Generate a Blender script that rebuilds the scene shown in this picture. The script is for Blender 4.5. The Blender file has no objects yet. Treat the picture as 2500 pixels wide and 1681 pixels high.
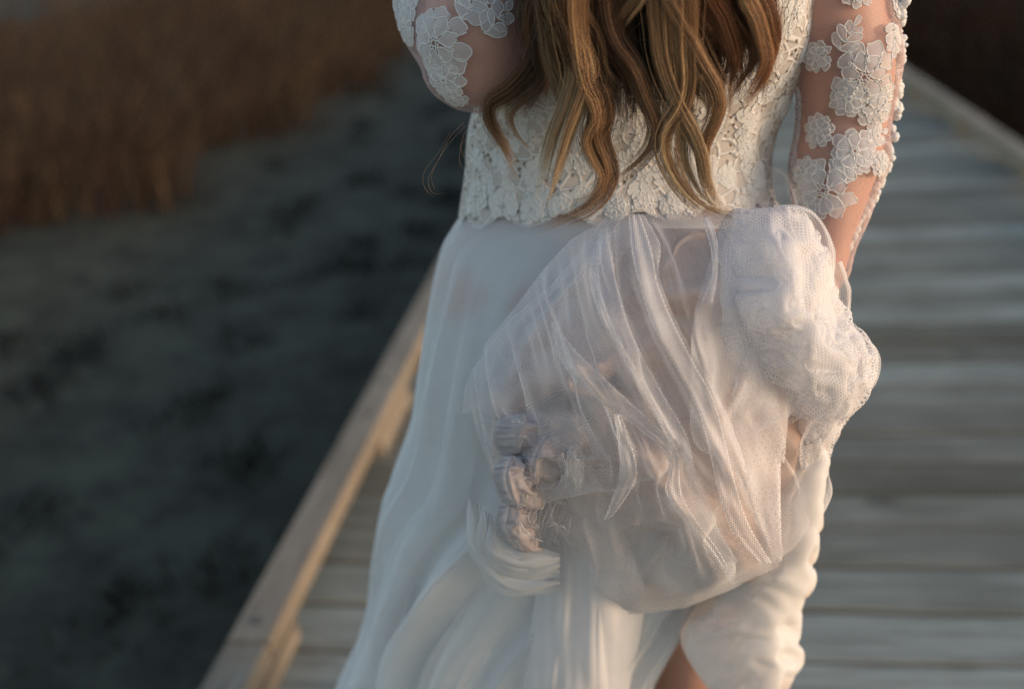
import bpy, math, random
import numpy as np
from mathutils import Vector, Matrix
from mathutils.bvhtree import BVHTree

rng = np.random.default_rng(7)
random.seed(7)
SC = bpy.context.scene
COL = SC.collection

# ------------------------------------------------------------------ camera, sky, sun, exposure
IW, IH = 2500.0, 1681.0
LENS = 35.0
FPX = LENS / 36.0 * IW
CAM_H = 1.32
VPX, VPY = 1567.0, -252.0          # where the boardwalk runs to
ROLL = math.radians(4.3)


def _nrm(v):
    v = np.asarray(v, float)
    return v / np.linalg.norm(v)


_y = _nrm([VPX - IW / 2, IH / 2 - VPY, -FPX])
_p = math.atan2(_y[1], -_y[2])
_up = np.array([0, math.cos(_p), math.sin(_p)])
_x = np.cross(_y, _up)
_up2 = _up * math.cos(ROLL) - _x * math.sin(ROLL)
_x2 = _x * math.cos(ROLL) + _up * math.sin(ROLL)
W2C = np.array([_x2, _y, _up2]).T
CAMP = np.array([0, 0, CAM_H])

cam_data = bpy.data.cameras.new("camera")
cam = bpy.data.objects.new("camera", cam_data)
COL.objects.link(cam)
M = Matrix([list(r) for r in W2C.T]).to_4x4()
M.translation = Vector(CAMP)
cam.matrix_world = M
cam_data.lens = LENS
cam_data.sensor_width = 36
cam_data.clip_start = 0.02
cam_data.clip_end = 3000
cam_data.dof.use_dof = True
cam_data.dof.focus_distance = 0.875
cam_data.dof.aperture_fstop = 1.9
cam_data.dof.aperture_blades = 9
SC.camera = cam

SUN_EL, SUN_AZ = math.radians(10), math.radians(-14)      # azimuth from +X towards +Y
sun_dir = Vector((math.cos(SUN_EL) * math.cos(SUN_AZ), math.cos(SUN_EL) * math.sin(SUN_AZ), math.sin(SUN_EL)))
world = bpy.data.worlds.new("World")
SC.world = world
world.use_nodes = True
wn = world.node_tree
sky = wn.nodes.new("ShaderNodeTexSky")
sky.sky_type = 'NISHITA'
sky.sun_disc = False
sky.sun_elevation = SUN_EL
sky.sun_rotation = math.pi / 2 - SUN_AZ
sky.air_density = 1.0
sky.dust_density = 1.0
sky.ozone_density = 1.0
bg = wn.nodes["Background"]
bg.inputs["Strength"].default_value = 0.15
wn.links.new(sky.outputs[0], bg.inputs[0])

sl = bpy.data.lights.new("sun", 'SUN')
sl.energy = 0.75
sl.angle = math.radians(18)
sl.color = (1.0, 0.83, 0.72)
sun = bpy.data.objects.new("sun", sl)
sun.rotation_euler = sun_dir.to_track_quat('Z', 'Y').to_euler()
sun.location = sun_dir * 20
COL.objects.link(sun)

SC.view_settings.view_transform = 'Standard'
SC.view_settings.look = 'None'
SC.view_settings.gamma = 1.0
SC.view_settings.use_white_balance = True
SC.view_settings.white_balance_temperature = 6850
SC.view_settings.white_balance_tint = 14
SC.view_settings.exposure = 0.9
SC.render.engine = 'CYCLES'
SC.cycles.use_denoising = True
SC.cycles.denoising_prefilter = 'NONE'
SC.cycles.max_bounces = 7
SC.cycles.diffuse_bounces = 3
SC.cycles.glossy_bounces = 2
SC.cycles.transparent_max_bounces = 24


# ------------------------------------------------------------------ pixel helpers
def ray(px, py):
    return W2C.T @ np.array([(px - IW / 2) / FPX, (IH / 2 - py) / FPX, -1.0])


def at(px, py, Y):
    d = ray(px, py)
    return CAMP + d * (Y / d[1])


def at_arr(px, py, Y):
    px, py, Y = np.broadcast_arrays(np.asarray(px, float), np.asarray(py, float), np.asarray(Y, float))
    c = np.stack([(px - IW / 2) / FPX, (IH / 2 - py) / FPX, -np.ones_like(px)], -1)
    d = c @ W2C
    return CAMP + d * (Y / d[..., 1])[..., None]


DS = IW / 2332.0     # tracing scale


def smooth(pts, n):
    """Catmull-Rom through rows of numbers, n samples, spaced by length."""
    P = np.array(pts, float)
    if len(P) == 2:
        t = np.linspace(0, 1, n)[:, None]
        return P[0] * (1 - t) + P[1] * t
    Q = np.vstack([2 * P[0] - P[1], P, 2 * P[-1] - P[-2]])
    out = []
    for i in range(len(P) - 1):
        p0, p1, p2, p3 = Q[i:i + 4]
        t = np.linspace(0, 1, 16, endpoint=False)[:, None]
        out.append(0.5 * (2 * p1 + (p2 - p0) * t + (2 * p0 - 5 * p1 + 4 * p2 - p3) * t ** 2 + (3 * p1 - p0 - 3 * p2 + p3) * t ** 3))
    out.append(P[-1:])
    out = np.vstack(out)
    s = np.concatenate([[0], np.cumsum(np.linalg.norm(np.diff(out[:, :2], axis=0), axis=1) + 1e-9)])
    q = np.linspace(0, s[-1], n)
    return np.stack([np.interp(q, s, out[:, k]) for k in range(out.shape[1])], -1)


class Waves:
    """smooth band-limited noise from random sines"""
    def __init__(self, seed, n=14, fmin=1.0, fmax=4.0, aniso=(1, 1)):
        r = np.random.default_rng(seed)
        a = r.uniform(0, 2 * np.pi, n)
        f = np.exp(r.uniform(np.log(fmin), np.log(fmax), n))
        self.kx, self.ky = f * np.cos(a) * aniso[0], f * np.sin(a) * aniso[1]
        self.ph = r.uniform(0, 2 * np.pi, n)
        self.am = 1 / np.sqrt(n) * (fmin / f) ** 0.4

    def __call__(self, x, y):
        x, y = np.asarray(x, float), np.asarray(y, float)
        v = np.zeros(np.broadcast(x, y).shape)
        for kx, ky, ph, am in zip(self.kx, self.ky, self.ph, self.am):
            v = v + am * np.sin(2 * np.pi * (kx * x + ky * y) + ph)
        return v


# ------------------------------------------------------------------ mesh helpers
def mesh_obj(name, V, Fc, mat, parent=None, smooth_on=True, uv=None, fmat=None, colors=None):
    me = bpy.data.meshes.new(name)
    V = np.asarray(V, float)
    me.from_pydata(V.tolist() if not isinstance(V, list) else V, [], Fc if isinstance(Fc, list) else np.asarray(Fc).tolist())
    mats = mat if isinstance(mat, (list, tuple)) else [mat]
    for m in mats:
        me.materials.append(m)
    if fmat is not None:
        me.polygons.foreach_set("material_index", np.asarray(fmat, np.int32))
    if smooth_on:
        me.polygons.foreach_set("use_smooth", np.ones(len(me.polygons), bool))
    if uv is not None:
        lay = me.uv_layers.new(name="UVMap")
        li = np.zeros(len(me.loops), np.int32)
        me.loops.foreach_get("vertex_index", li)
        lay.data.foreach_set("uv", np.asarray(uv, np.float32)[li].ravel())
    if colors is not None:
        ca = me.color_attributes.new("tint", 'FLOAT_COLOR', 'POINT')
        c4 = np.ones((len(V), 4), np.float32)
        c4[:, :3] = colors
        ca.data.foreach_set("color", c4.ravel())
    me.update()
    o = bpy.data.objects.new(name, me)
    COL.objects.link(o)
    if parent is not None:
        o.parent = parent
    return o


def grid_faces(ny, nx, wrap=False):
    i, j = np.meshgrid(np.arange(ny - 1), np.arange(nx if wrap else nx - 1), indexing='ij')
    j2 = (j + 1) % nx
    return np.stack([i * nx + j, i * nx + j2, (i + 1) * nx + j2, (i + 1) * nx + j], -1).reshape(-1, 4)


def box_vf(lo, hi, bev=0.0):
    x0, y0, z0 = lo
    x1, y1, z1 = hi
    if bev <= 0:
        V = [(x, y, z) for z in (z0, z1) for y in (y0, y1) for x in (x0, x1)]
        Fb = [(0, 2, 3, 1), (4, 5, 7, 6), (0, 1, 5, 4), (2, 6, 7, 3), (0, 4, 6, 2), (1, 3, 7, 5)]
        return V, Fb
    V = [(x0, y0, z0), (x1, y0, z0), (x1, y1, z0), (x0, y1, z0),
         (x0, y0, z1 - bev), (x1, y0, z1 - bev), (x1, y1, z1 - bev), (x0, y1, z1 - bev),
         (x0 + bev, y0 + bev, z1), (x1 - bev, y0 + bev, z1), (x1 - bev, y1 - bev, z1), (x0 + bev, y1 - bev, z1)]
    Fb = [(3, 2, 1, 0), (0, 1, 5, 4), (1, 2, 6, 5), (2, 3, 7, 6), (3, 0, 4, 7),
          (4, 5, 9, 8), (5, 6, 10, 9), (6, 7, 11, 10), (7, 4, 8, 11), (8, 9, 10, 11)]
    return V, Fb


def tube_vf(P, r, sides=6, cap=True):
    """tube along points P with radius (number or array)"""
    P = np.asarray(P, float)
    n = len(P)
    r = np.broadcast_to(np.asarray(r, float), (n,))
    T = np.gradient(P, axis=0)
    T /= np.linalg.norm(T, axis=1)[:, None] + 1e-12
    ref = np.array([0.31, 0.2, 0.93]) if abs(T[0, 2]) < 0.85 else np.array([0.95, 0.2, 0.1])
    e1 = ref - T * (T @ ref)[:, None]
    e1 /= np.linalg.norm(e1, axis=1)[:, None] + 1e-12
    e2 = np.cross(T, e1)
    a = np.linspace(0, 2 * np.pi, sides, endpoint=False)
    V = P[:, None, :] + r[:, None, None] * (np.cos(a)[None, :, None] * e1[:, None, :] + np.sin(a)[None, :, None] * e2[:, None, :])
    V = V.reshape(-1, 3)
    Fc = grid_faces(n, sides, wrap=True).tolist()
    if cap:
        Fc.append(list(range(sides))[::-1])
        Fc.append([(n - 1) * sides + k for k in range(sides)])
    return V, Fc


def loft_vf(rings, nseg=40):
    """rings (cx, cy, z, a, b) -> closed tube"""
    R = np.asarray(rings, float)
    th = np.linspace(0, 2 * np.pi, nseg, endpoint=False)
    V = np.stack([R[:, 0:1] + R[:, 3:4] * np.cos(th), R[:, 1:2] + R[:, 4:5] * np.sin(th), np.repeat(R[:, 2:3], nseg, 1)], -1).reshape(-1, 3)
    Fc = grid_faces(len(R), nseg, wrap=True).tolist()
    Fc.append(list(range(nseg))[::-1])
    Fc.append([(len(R) - 1) * nseg + k for k in range(nseg)])
    return V, Fc


def join(parts):
    V, Fc = [], []
    o = 0
    for v, f in parts:
        v = np.asarray(v, float)
        V.append(v)
        Fc += [[i + o for i in q] for q in f]
        o += len(v)
    return np.vstack(V), Fc


def limb(pts, n=30, sides=20):
    """tapered limb: pts = (xyz, r); round ends"""
    P = smooth([list(p) + [r] for p, r in pts], n)
    xyz, r = P[:, :3], P[:, 3].copy()
    t0 = _nrm(xyz[0] - xyz[1])
    t1 = _nrm(xyz[-1] - xyz[-2])
    pre = [(xyz[0] + t0 * r[0] * s, r[0] * math.sqrt(1 - s * s)) for s in (0.98, 0.85, 0.6, 0.3)]
    post = [(xyz[-1] + t1 * r[-1] * s, r[-1] * math.sqrt(1 - s * s)) for s in (0.3, 0.6, 0.85, 0.98)]
    xyz = np.vstack([[q[0] for q in pre], xyz, [q[0] for q in post]])
    r = np.concatenate([[q[1] for q in pre], r, [q[1] for q in post]])
    return tube_vf(xyz, r, sides)


def ellipsoid(c, rad, n=20, m=14):
    th = np.linspace(0, 2 * np.pi, n, endpoint=False)
    ph = np.linspace(0.05, np.pi - 0.05, m)
    V = np.stack([c[0] + rad[0] * np.sin(ph)[:, None] * np.cos(th), c[1] + rad[1] * np.sin(ph)[:, None] * np.sin(th),
                  c[2] - rad[2] * np.cos(ph)[:, None] + 0 * th], -1).reshape(-1, 3)
    Fc = grid_faces(m, n, True).tolist()
    Fc.append(list(range(n))[::-1])
    Fc.append([(m - 1) * n + k for k in range(n)])
    return V, Fc


def remeshed(name, parts, mat, voxel, parent=None, smooth_it=6):
    V, Fc = join(parts)
    o = mesh_obj(name, V, Fc, mat)
    m = o.modifiers.new("r", 'REMESH')
    m.mode = 'VOXEL'
    m.voxel_size = voxel
    m.use_smooth_shade = True
    if smooth_it:
        s = o.modifiers.new("s", 'SMOOTH')
        s.factor = 0.5
        s.iterations = smooth_it
    dg = bpy.context.evaluated_depsgraph_get()
    me = bpy.data.meshes.new_from_object(o.evaluated_get(dg))
    o.modifiers.clear()
    old = o.data
    o.data = me
    bpy.data.meshes.remove(old)
    me.name = name
    if not me.materials:
        me.materials.append(mat)
    me.polygons.foreach_set("use_smooth", np.ones(len(me.polygons), bool))
    if parent is not None:
        o.parent = parent
    return o


def tag(o, label=None, cat=None, group=None, kind=None):
    if label:
        o["label"] = label
    if cat:
        o["category"] = cat
    if group:
        o["group"] = group
    if kind:
        o["kind"] = kind
    return o


def empty(name, loc):
    o = bpy.data.objects.new(name, None)
    o.location = loc
    o.empty_display_size = 0.1
    COL.objects.link(o)
    return o


def part_of(o, root):
    """parent without moving (root carries only a translation)"""
    o.parent = root
    o.matrix_parent_inverse = Matrix.Translation(-Vector(root.location))
    return o


# ------------------------------------------------------------------ materials
def new_mat(name):
    m = bpy.data.materials.new(name)
    m.use_nodes = True
    nt = m.node_tree
    nt.nodes.clear()
    out = nt.nodes.new("ShaderNodeOutputMaterial")
    return m, nt, out


class NB:
    def __init__(self, nt):
        self.nt = nt

    def n(self, t, **kw):
        nd = self.nt.nodes.new(t)
        for k, v in kw.items():
            setattr(nd, k, v)
        return nd

    def link(self, a, b):
        self.nt.links.new(a, b)

    def math(self, op, a, b=None, c=None, clamp=False):
        nd = self.n("ShaderNodeMath", operation=op, use_clamp=clamp)
        for i, v in enumerate((a, b, c)):
            if v is None:
                continue
            if isinstance(v, (int, float)):
                nd.inputs[i].default_value = v
            else:
                self.link(v, nd.inputs[i])
        return nd.outputs[0]

    def ramp(self, fac, stops):
        nd = self.n("ShaderNodeValToRGB")
        el = nd.color_ramp.elements
        while len(el) < len(stops):
            el.new(0.5)
        for e, (p, c) in zip(el, stops):
            e.position = p
            e.color = (c[0], c[1], c[2], 1)
        self.link(fac, nd.inputs[0])
        return nd.outputs[0]

    def noise(self, vec, scale, detail=4, rough=0.55, dist=0.0):
        nd = self.n("ShaderNodeTexNoise")
        nd.inputs["Scale"].default_value = scale
        nd.inputs["Detail"].default_value = detail
        nd.inputs["Roughness"].default_value = rough
        nd.inputs["Distortion"].default_value = dist
        if vec is not None:
            self.link(vec, nd.inputs["Vector"])
        return nd.outputs["Fac"]

    def mix(self, fac, a, b, mode='MIX'):
        nd = self.n("ShaderNodeMix", data_type='RGBA', blend_type=mode)
        for sock, v in ((nd.inputs[0], fac), (nd.inputs[6], a), (nd.inputs[7], b)):
            if isinstance(v, (int, float)):
                sock.default_value = v
            elif isinstance(v, tuple):
                sock.default_value = (*v, 1)
            else:
                self.link(v, sock)
        return nd.outputs[2]

    def maprange(self, v, a, b, c=0.0, d=1.0, smoothstep=True):
        nd = self.n("ShaderNodeMapRange")
        nd.interpolation_type = 'SMOOTHSTEP' if smoothstep else 'LINEAR'
        self.link(v, nd.inputs[0])
        for i, q in enumerate((a, b, c, d)):
            nd.inputs[i + 1].default_value = q
        return nd.outputs[0]


def hexmask(b, pitch, angle=0.0):
    """1 on the threads, 0 in the holes of a net whose UVs are in metres"""
    uv = b.n("ShaderNodeTexCoord").outputs["UV"]
    rot = b.n("ShaderNodeVectorRotate", rotation_type='Z_AXIS')
    rot.inputs["Angle"].default_value = angle
    b.link(uv, rot.inputs["Vector"])
    sep = b.n("ShaderNodeSeparateXYZ")
    b.link(rot.outputs[0], sep.inputs[0])
    x, y = sep.outputs[0], sep.outputs[1]
    k = 4 * math.pi / (math.sqrt(3) * pitch)
    t = None
    for cx, cy in ((1, 0), (0.5, math.sqrt(3) / 2), (-0.5, math.sqrt(3) / 2)):
        ph = b.math('ADD', b.math('MULTIPLY', x, cx * k), b.math('MULTIPLY', y, cy * k))
        c = b.math('COSINE', ph)
        t = c if t is None else b.math('ADD', t, c)
    return b.maprange(t, -0.5, 0.9, 1.0, 0.0)


def tulle(name, col, lo, hi, pitch=0.0027, angle=0.4, trans=0.45, hexed=True, edge=1.0, vary=0.0):
    """sheer net: transparent holes, white thread that scatters and lets light through; seen edge-on more thread covers each hole"""
    m, nt, out = new_mat(name)
    b = NB(nt)
    if hexed:
        a = b.math('MULTIPLY_ADD', hexmask(b, pitch, angle), hi - lo, lo)
    else:
        v = b.n("ShaderNodeValue")
        v.outputs[0].default_value = (lo + hi) / 2
        a = v.outputs[0]
    if vary:
        uv = b.n("ShaderNodeTexCoord").outputs["UV"]
        nz = b.noise(uv, 14, 3)
        a = b.math('MULTIPLY', a, b.math('MULTIPLY_ADD', nz, vary * 2, 1 - vary), clamp=True)
    lw = b.n("ShaderNodeLayerWeight")
    lw.inputs["Blend"].default_value = 0.5
    cosv = b.math('MAXIMUM', b.math('SUBTRACT', 1.0, lw.outputs["Facing"]), 0.22)
    ex = b.math('POWER', b.math('DIVIDE', 1.0, cosv), edge)
    alpha = b.math('SUBTRACT', 1.0, b.math('POWER', b.math('SUBTRACT', 1.0, a), ex), clamp=True)
    d = b.n("ShaderNodeBsdfDiffuse")
    d.inputs[0].default_value = (*col, 1)
    t = b.n("ShaderNodeBsdfTranslucent")
    t.inputs[0].default_value = (*col, 1)
    mx = b.n("ShaderNodeMixShader")
    mx.inputs[0].default_value = trans
    b.link(d.outputs[0], mx.inputs[1])
    b.link(t.outputs[0], mx.inputs[2])
    tr = b.n("ShaderNodeBsdfTransparent")
    m2 = b.n("ShaderNodeMixShader")
    b.link(alpha, m2.inputs[0])
    b.link(tr.outputs[0], m2.inputs[1])
    b.link(mx.outputs[0], m2.inputs[2])
    b.link(m2.outputs[0], out.inputs[0])
    return m


def cloth(name, col, rough=0.75, trans=0.15, weave=900.0, sheen=0.3, bump=0.15, col2=None):
    m, nt, out = new_mat(name)
    b = NB(nt)
    tc = b.n("ShaderNodeTexCoord")
    p = b.n("ShaderNodeBsdfPrincipled")
    if col2:
        b.link(b.mix(b.noise(tc.outputs["Object"], 9, 3), col, col2), p.inputs["Base Color"])
    else:
        p.inputs["Base Color"].default_value = (*col, 1)
    p.inputs["Roughness"].default_value = rough
    p.inputs["Sheen Weight"].default_value = sheen
    bp = b.n("ShaderNodeBump")
    bp.inputs["Strength"].default_value = bump
    bp.inputs["Distance"].default_value = 0.001
    b.link(b.noise(tc.outputs["Object"], weave, 2), bp.inputs["Height"])
    b.link(bp.outputs[0], p.inputs["Normal"])
    t = b.n("ShaderNodeBsdfTranslucent")
    t.inputs[0].default_value = (*col, 1)
    mx = b.n("ShaderNodeMixShader")
    mx.inputs[0].default_value = trans
    b.link(p.outputs[0], mx.inputs[1])
    b.link(t.outputs[0], mx.inputs[2])
    b.link(mx.outputs[0], out.inputs[0])
    return m


def skin_mat():
    m, nt, out = new_mat("skin")
    b = NB(nt)
    tc = b.n("ShaderNodeTexCoord").outputs["Object"]
    p = b.n("ShaderNodeBsdfPrincipled")
    c = b.mix(b.noise(tc, 14, 4), (0.56, 0.295, 0.215), (0.65, 0.37, 0.28))
    b.link(c, p.inputs["Base Color"])
    p.inputs["Roughness"].default_value = 0.5
    p.inputs["Subsurface Weight"].default_value = 0.15
    p.inputs["Subsurface Radius"].default_value = (0.02, 0.008, 0.004)
    p.inputs["Subsurface Scale"].default_value = 0.3
    bp = b.n("ShaderNodeBump")
    bp.inputs["Strength"].default_value = 0.12
    bp.inputs["Distance"].default_value = 0.002
    b.link(b.noise(tc, 380, 3), bp.inputs["Height"])
    b.link(bp.outputs[0], p.inputs["Normal"])
    b.link(p.outputs[0], out.inputs[0])
    return m


def hair_mat():
    m, nt, out = new_mat("hair")
    b = NB(nt)
    at_ = b.n("ShaderNodeAttribute", attribute_name="tint")
    p = b.n("ShaderNodeBsdfPrincipled")
    b.link(at_.outputs["Color"], p.inputs["Base Color"])
    p.inputs["Roughness"].default_value = 0.42
    p.inputs["Specular IOR Level"].default_value = 0.45
    b.link(p.outputs[0], out.inputs[0])
    return m


def wood_mat(name, c_dark, c_mid, c_light, along='X', tint=0.0, rough=0.75):
    m, nt, out = new_mat(name)
    b = NB(nt)
    tc = b.n("ShaderNodeTexCoord").outputs["Object"]
    oi = b.n("ShaderNodeObjectInfo")
    off = b.n("ShaderNodeVectorMath", operation='ADD')
    sc = b.n("ShaderNodeVectorMath", operation='SCALE')
    comb = b.n("ShaderNodeCombineXYZ")
    r37 = b.math('MULTIPLY', oi.outputs["Random"], 37.0)
    for i in range(3):
        b.link(r37, comb.inputs[i])
    b.link(tc, off.inputs[0])
    b.link(comb.outputs[0], off.inputs[1])
    mp = b.n("ShaderNodeMapping")
    s = {'X': (1.2, 16, 16), 'Y': (16, 1.2, 16)}[along]
    mp.inputs["Scale"].default_value = s
    b.link(off.outputs[0], mp.inputs["Vector"])
    grain = b.noise(mp.outputs[0], 3.0, 8, 0.65, 0.6)
    broad = b.noise(off.outputs[0], 2.2, 3)
    col = b.ramp(grain, [(0.25, c_dark), (0.5, c_mid), (0.78, c_light)])
    # knots and stains
    mp2 = b.n("ShaderNodeMapping")
    mp2.inputs["Scale"].default_value = {'X': (3.0, 9, 9), 'Y': (9, 3.0, 9)}[along]
    b.link(off.outputs[0], mp2.inputs["Vector"])
    vo = b.n("ShaderNodeTexVoronoi")
    vo.inputs["Scale"].default_value = 1.0
    b.link(mp2.outputs[0], vo.inputs["Vector"])
    kn = b.maprange(vo.outputs["Distance"], 0.06, 0.17, 0.75, 0.0)
    col = b.mix(kn, col, tuple(0.35 * q for q in c_dark))
    col = b.mix(b.maprange(broad, 0.35, 0.7, 0.0, 0.5), col, c_dark)
    if tint:
        hue = b.ramp(oi.outputs["Random"], [(0.0, (0.60, 0.54, 0.44)), (0.3, (0.92, 0.89, 0.80)), (0.55, (0.72, 0.69, 0.60)), (0.8, (1.12, 1.15, 1.08)), (1.0, (1.38, 1.43, 1.38))])
        col = b.mix(tint, col, hue, 'MULTIPLY')
    p = b.n("ShaderNodeBsdfPrincipled")
    b.link(col, p.inputs["Base Color"])
    p.inputs["Roughness"].default_value = rough
    bp = b.n("ShaderNodeBump")
    bp.inputs["Strength"].default_value = 0.5
    bp.inputs["Distance"].default_value = 0.004
    b.link(grain, bp.inputs["Height"])
    b.link(bp.outputs[0], p.inputs["Normal"])
    b.link(p.outputs[0], out.inputs[0])
    return m


def ground_mat():
    m, nt, out = new_mat("mud")
    b = NB(nt)
    tc = b.n("ShaderNodeTexCoord").outputs["Object"]
    n1 = b.noise(tc, 3.4, 9, 0.7)
    n2 = b.noise(tc, 11, 5, 0.6)
    c = b.ramp(n1, [(0.32, (0.036, 0.033, 0.026)), (0.47, (0.058, 0.057, 0.042)), (0.62, (0.082, 0.084, 0.060))])
    c = b.mix(b.maprange(n2, 0.5, 0.68, 0, 0.35), c, (0.02, 0.018, 0.018))
    p = b.n("ShaderNodeBsdfPrincipled")
    b.link(c, p.inputs["Base Color"])
    p.inputs["Roughness"].default_value = 0.9
    p.inputs["Specular IOR Level"].default_value = 0.12
    bp = b.n("ShaderNodeBump")
    bp.inputs["Strength"].default_value = 0.6
    bp.inputs["Distance"].default_value = 0.03
    b.link(n2, bp.inputs["Height"])
    b.link(bp.outputs[0], p.inputs["Normal"])
    b.link(p.outputs[0], out.inputs[0])
    return m


def blade_mat(name):
    m, nt, out = new_mat(name)
    b = NB(nt)
    at_ = b.n("ShaderNodeAttribute", attribute_name="tint")
    d = b.n("ShaderNodeBsdfDiffuse")
    t = b.n("ShaderNodeBsdfTranslucent")
    b.link(at_.outputs["Color"], d.inputs[0])
    b.link(at_.outputs["Color"], t.inputs[0])
    mx = b.n("ShaderNodeMixShader")
    mx.inputs[0].default_value = 0.3
    b.link(d.outputs[0], mx.inputs[1])
    b.link(t.outputs[0], mx.inputs[2])
    b.link(mx.outputs[0], out.inputs[0])
    return m


def lace_base_mat():
    """dense lace ground: ivory net with small open holes over a beige lining"""
    m, nt, out = new_mat("lace_ground")
    b = NB(nt)
    tc = b.n("ShaderNodeTexCoord").outputs["Object"]
    vo = b.n("ShaderNodeTexVoronoi")
    vo.inputs["Scale"].default_value = 150
    b.link(tc, vo.inputs["Vector"])
    ve = b.n("ShaderNodeTexVoronoi", feature='DISTANCE_TO_EDGE')
    ve.inputs["Scale"].default_value = 60
    b.link(tc, ve.inputs["Vector"])
    region = b.maprange(b.noise(tc, 26, 3), 0.42, 0.6)
    hole = b.math('MULTIPLY', b.maprange(vo.outputs["Distance"], 0.16, 0.34, 1, 0), region)
    line = b.maprange(ve.outputs["Distance"], 0.03, 0.12, 1, 0)
    c = b.mix(line, (0.55, 0.50, 0.455), (0.73, 0.70, 0.67))
    c = b.mix(hole, c, (0.24, 0.17, 0.12))
    p = b.n("ShaderNodeBsdfPrincipled")
    b.link(c, p.inputs["Base Color"])
    p.inputs["Roughness"].default_value = 0.8
    h = b.math('SUBTRACT', line, b.math('MULTIPLY', hole, 2.0))
    bp = b.n("ShaderNodeBump")
    bp.inputs["Strength"].default_value = 0.8
    bp.inputs["Distance"].default_value = 0.0015
    b.link(h, bp.inputs["Height"])
    b.link(bp.outputs[0], p.inputs["Normal"])
    b.link(p.outputs[0], out.inputs[0])
    return m


M_SKIN = skin_mat()
M_HAIR = hair_mat()
M_TULLE = tulle("tulle_net", (0.86, 0.85, 0.88), 0.015, 0.22, pitch=0.0024, angle=0.35, edge=1.35)
M_TULLE_F = tulle("tulle_fold", (0.88, 0.87, 0.89), 0.03, 0.36, pitch=0.0024, angle=1.0, edge=1.3)
M_LOOP = tulle("tulle_loop", (0.78, 0.75, 0.79), 0.04, 0.12, hexed=False, vary=0.5, edge=1.2)
M_SOFT = tulle("tulle_soft", (0.90, 0.885, 0.89), 0.50, 0.75, hexed=False, vary=0.35, edge=0.8)
M_TULLE_W = tulle("tulle_layers", (0.90, 0.88, 0.89), 0.28, 0.62, pitch=0.0024, angle=0.1, vary=0.4)
M_TULLE_S = tulle("tulle_skirt", (0.89, 0.89, 0.89), 0.30, 0.42, hexed=False, vary=0.3)
M_SLEEVE = tulle("sleeve_net", (0.74, 0.60, 0.60), 0.03, 0.26, pitch=0.0022, edge=1.2)
M_SATIN = cloth("nude_satin", (0.62, 0.455, 0.38), rough=0.45, trans=0.1, sheen=0.1)
M_TUCK = cloth("shaded_satin", (0.43, 0.37, 0.365), rough=0.5, trans=0.1, sheen=0.1)  # nude satin darkened and greyed for the tucks; shade put into the colour
M_IVORY = cloth("ivory_silk", (0.82, 0.775, 0.74), rough=0.7, trans=0.25)
M_SKIRT = cloth("skirt_lining", (0.76, 0.74, 0.73), rough=0.8, trans=0.2, col2=(0.81, 0.80, 0.79))
M_LACE = lace_base_mat()
M_CORD = cloth("lace_cord", (0.86, 0.83, 0.80), rough=0.7, trans=0.1)
M_PETAL = tulle("lace_petal", (0.86, 0.83, 0.83), 0.36, 0.74, pitch=0.0016, trans=0.3)
M_BCORD = cloth("bodice_cord", (0.84, 0.82, 0.79), rough=0.7, trans=0.1)
M_BPETAL = cloth("bodice_petal", (0.77, 0.745, 0.71), rough=0.8, trans=0.1)
M_DECK = wood_mat("deck_wood", (0.11, 0.10, 0.082), (0.27, 0.262, 0.232), (0.40, 0.40, 0.37), 'X', tint=1.0)
M_RAIL = wood_mat("rail_wood", (0.15, 0.115, 0.08), (0.30, 0.235, 0.17), (0.40, 0.34, 0.27), 'Y')
M_MUD = ground_mat()
M_BLADE = blade_mat("dry_blades")

# ------------------------------------------------------------------ ground and marsh
GZ = -0.40
nx, ny = 240, 220
xs = np.concatenate([np.linspace(-400, -14, 14, endpoint=False), np.linspace(-14, 10, nx - 28), np.linspace(10.5, 400, 14)])
ys = np.concatenate([np.linspace(-200, -3, 8, endpoint=False), np.linspace(-3, 22, ny - 24), np.linspace(22.5, 900, 16)])
X, Y = np.meshgrid(xs, ys)
w1, w2 = Waves(1, 24, 0.25, 1.6), Waves(2, 24, 1.5, 5.0)


def ground_h(x, y):
    near = np.exp(-(np.maximum(np.abs(x) - 8, 0) / 5) ** 2)
    bank = 0.16 / (1 + np.exp((x + 3.2 + 0.25 * np.sin(y * 1.1)) * 4)) + 0.15 / (1 + np.exp(-(x - 2.4) * 4))
    return GZ + bank + near * (0.014 * w1(x, y) + 0.008 * w2(x, y))


g = mesh_obj("ground", np.stack([X, Y, ground_h(X, Y)], -1).reshape(-1, 3), grid_faces(len(ys), len(xs)), M_MUD)
tag(g, "dark wet mud flat beside and below the boardwalk", "ground", kind="structure")


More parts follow.
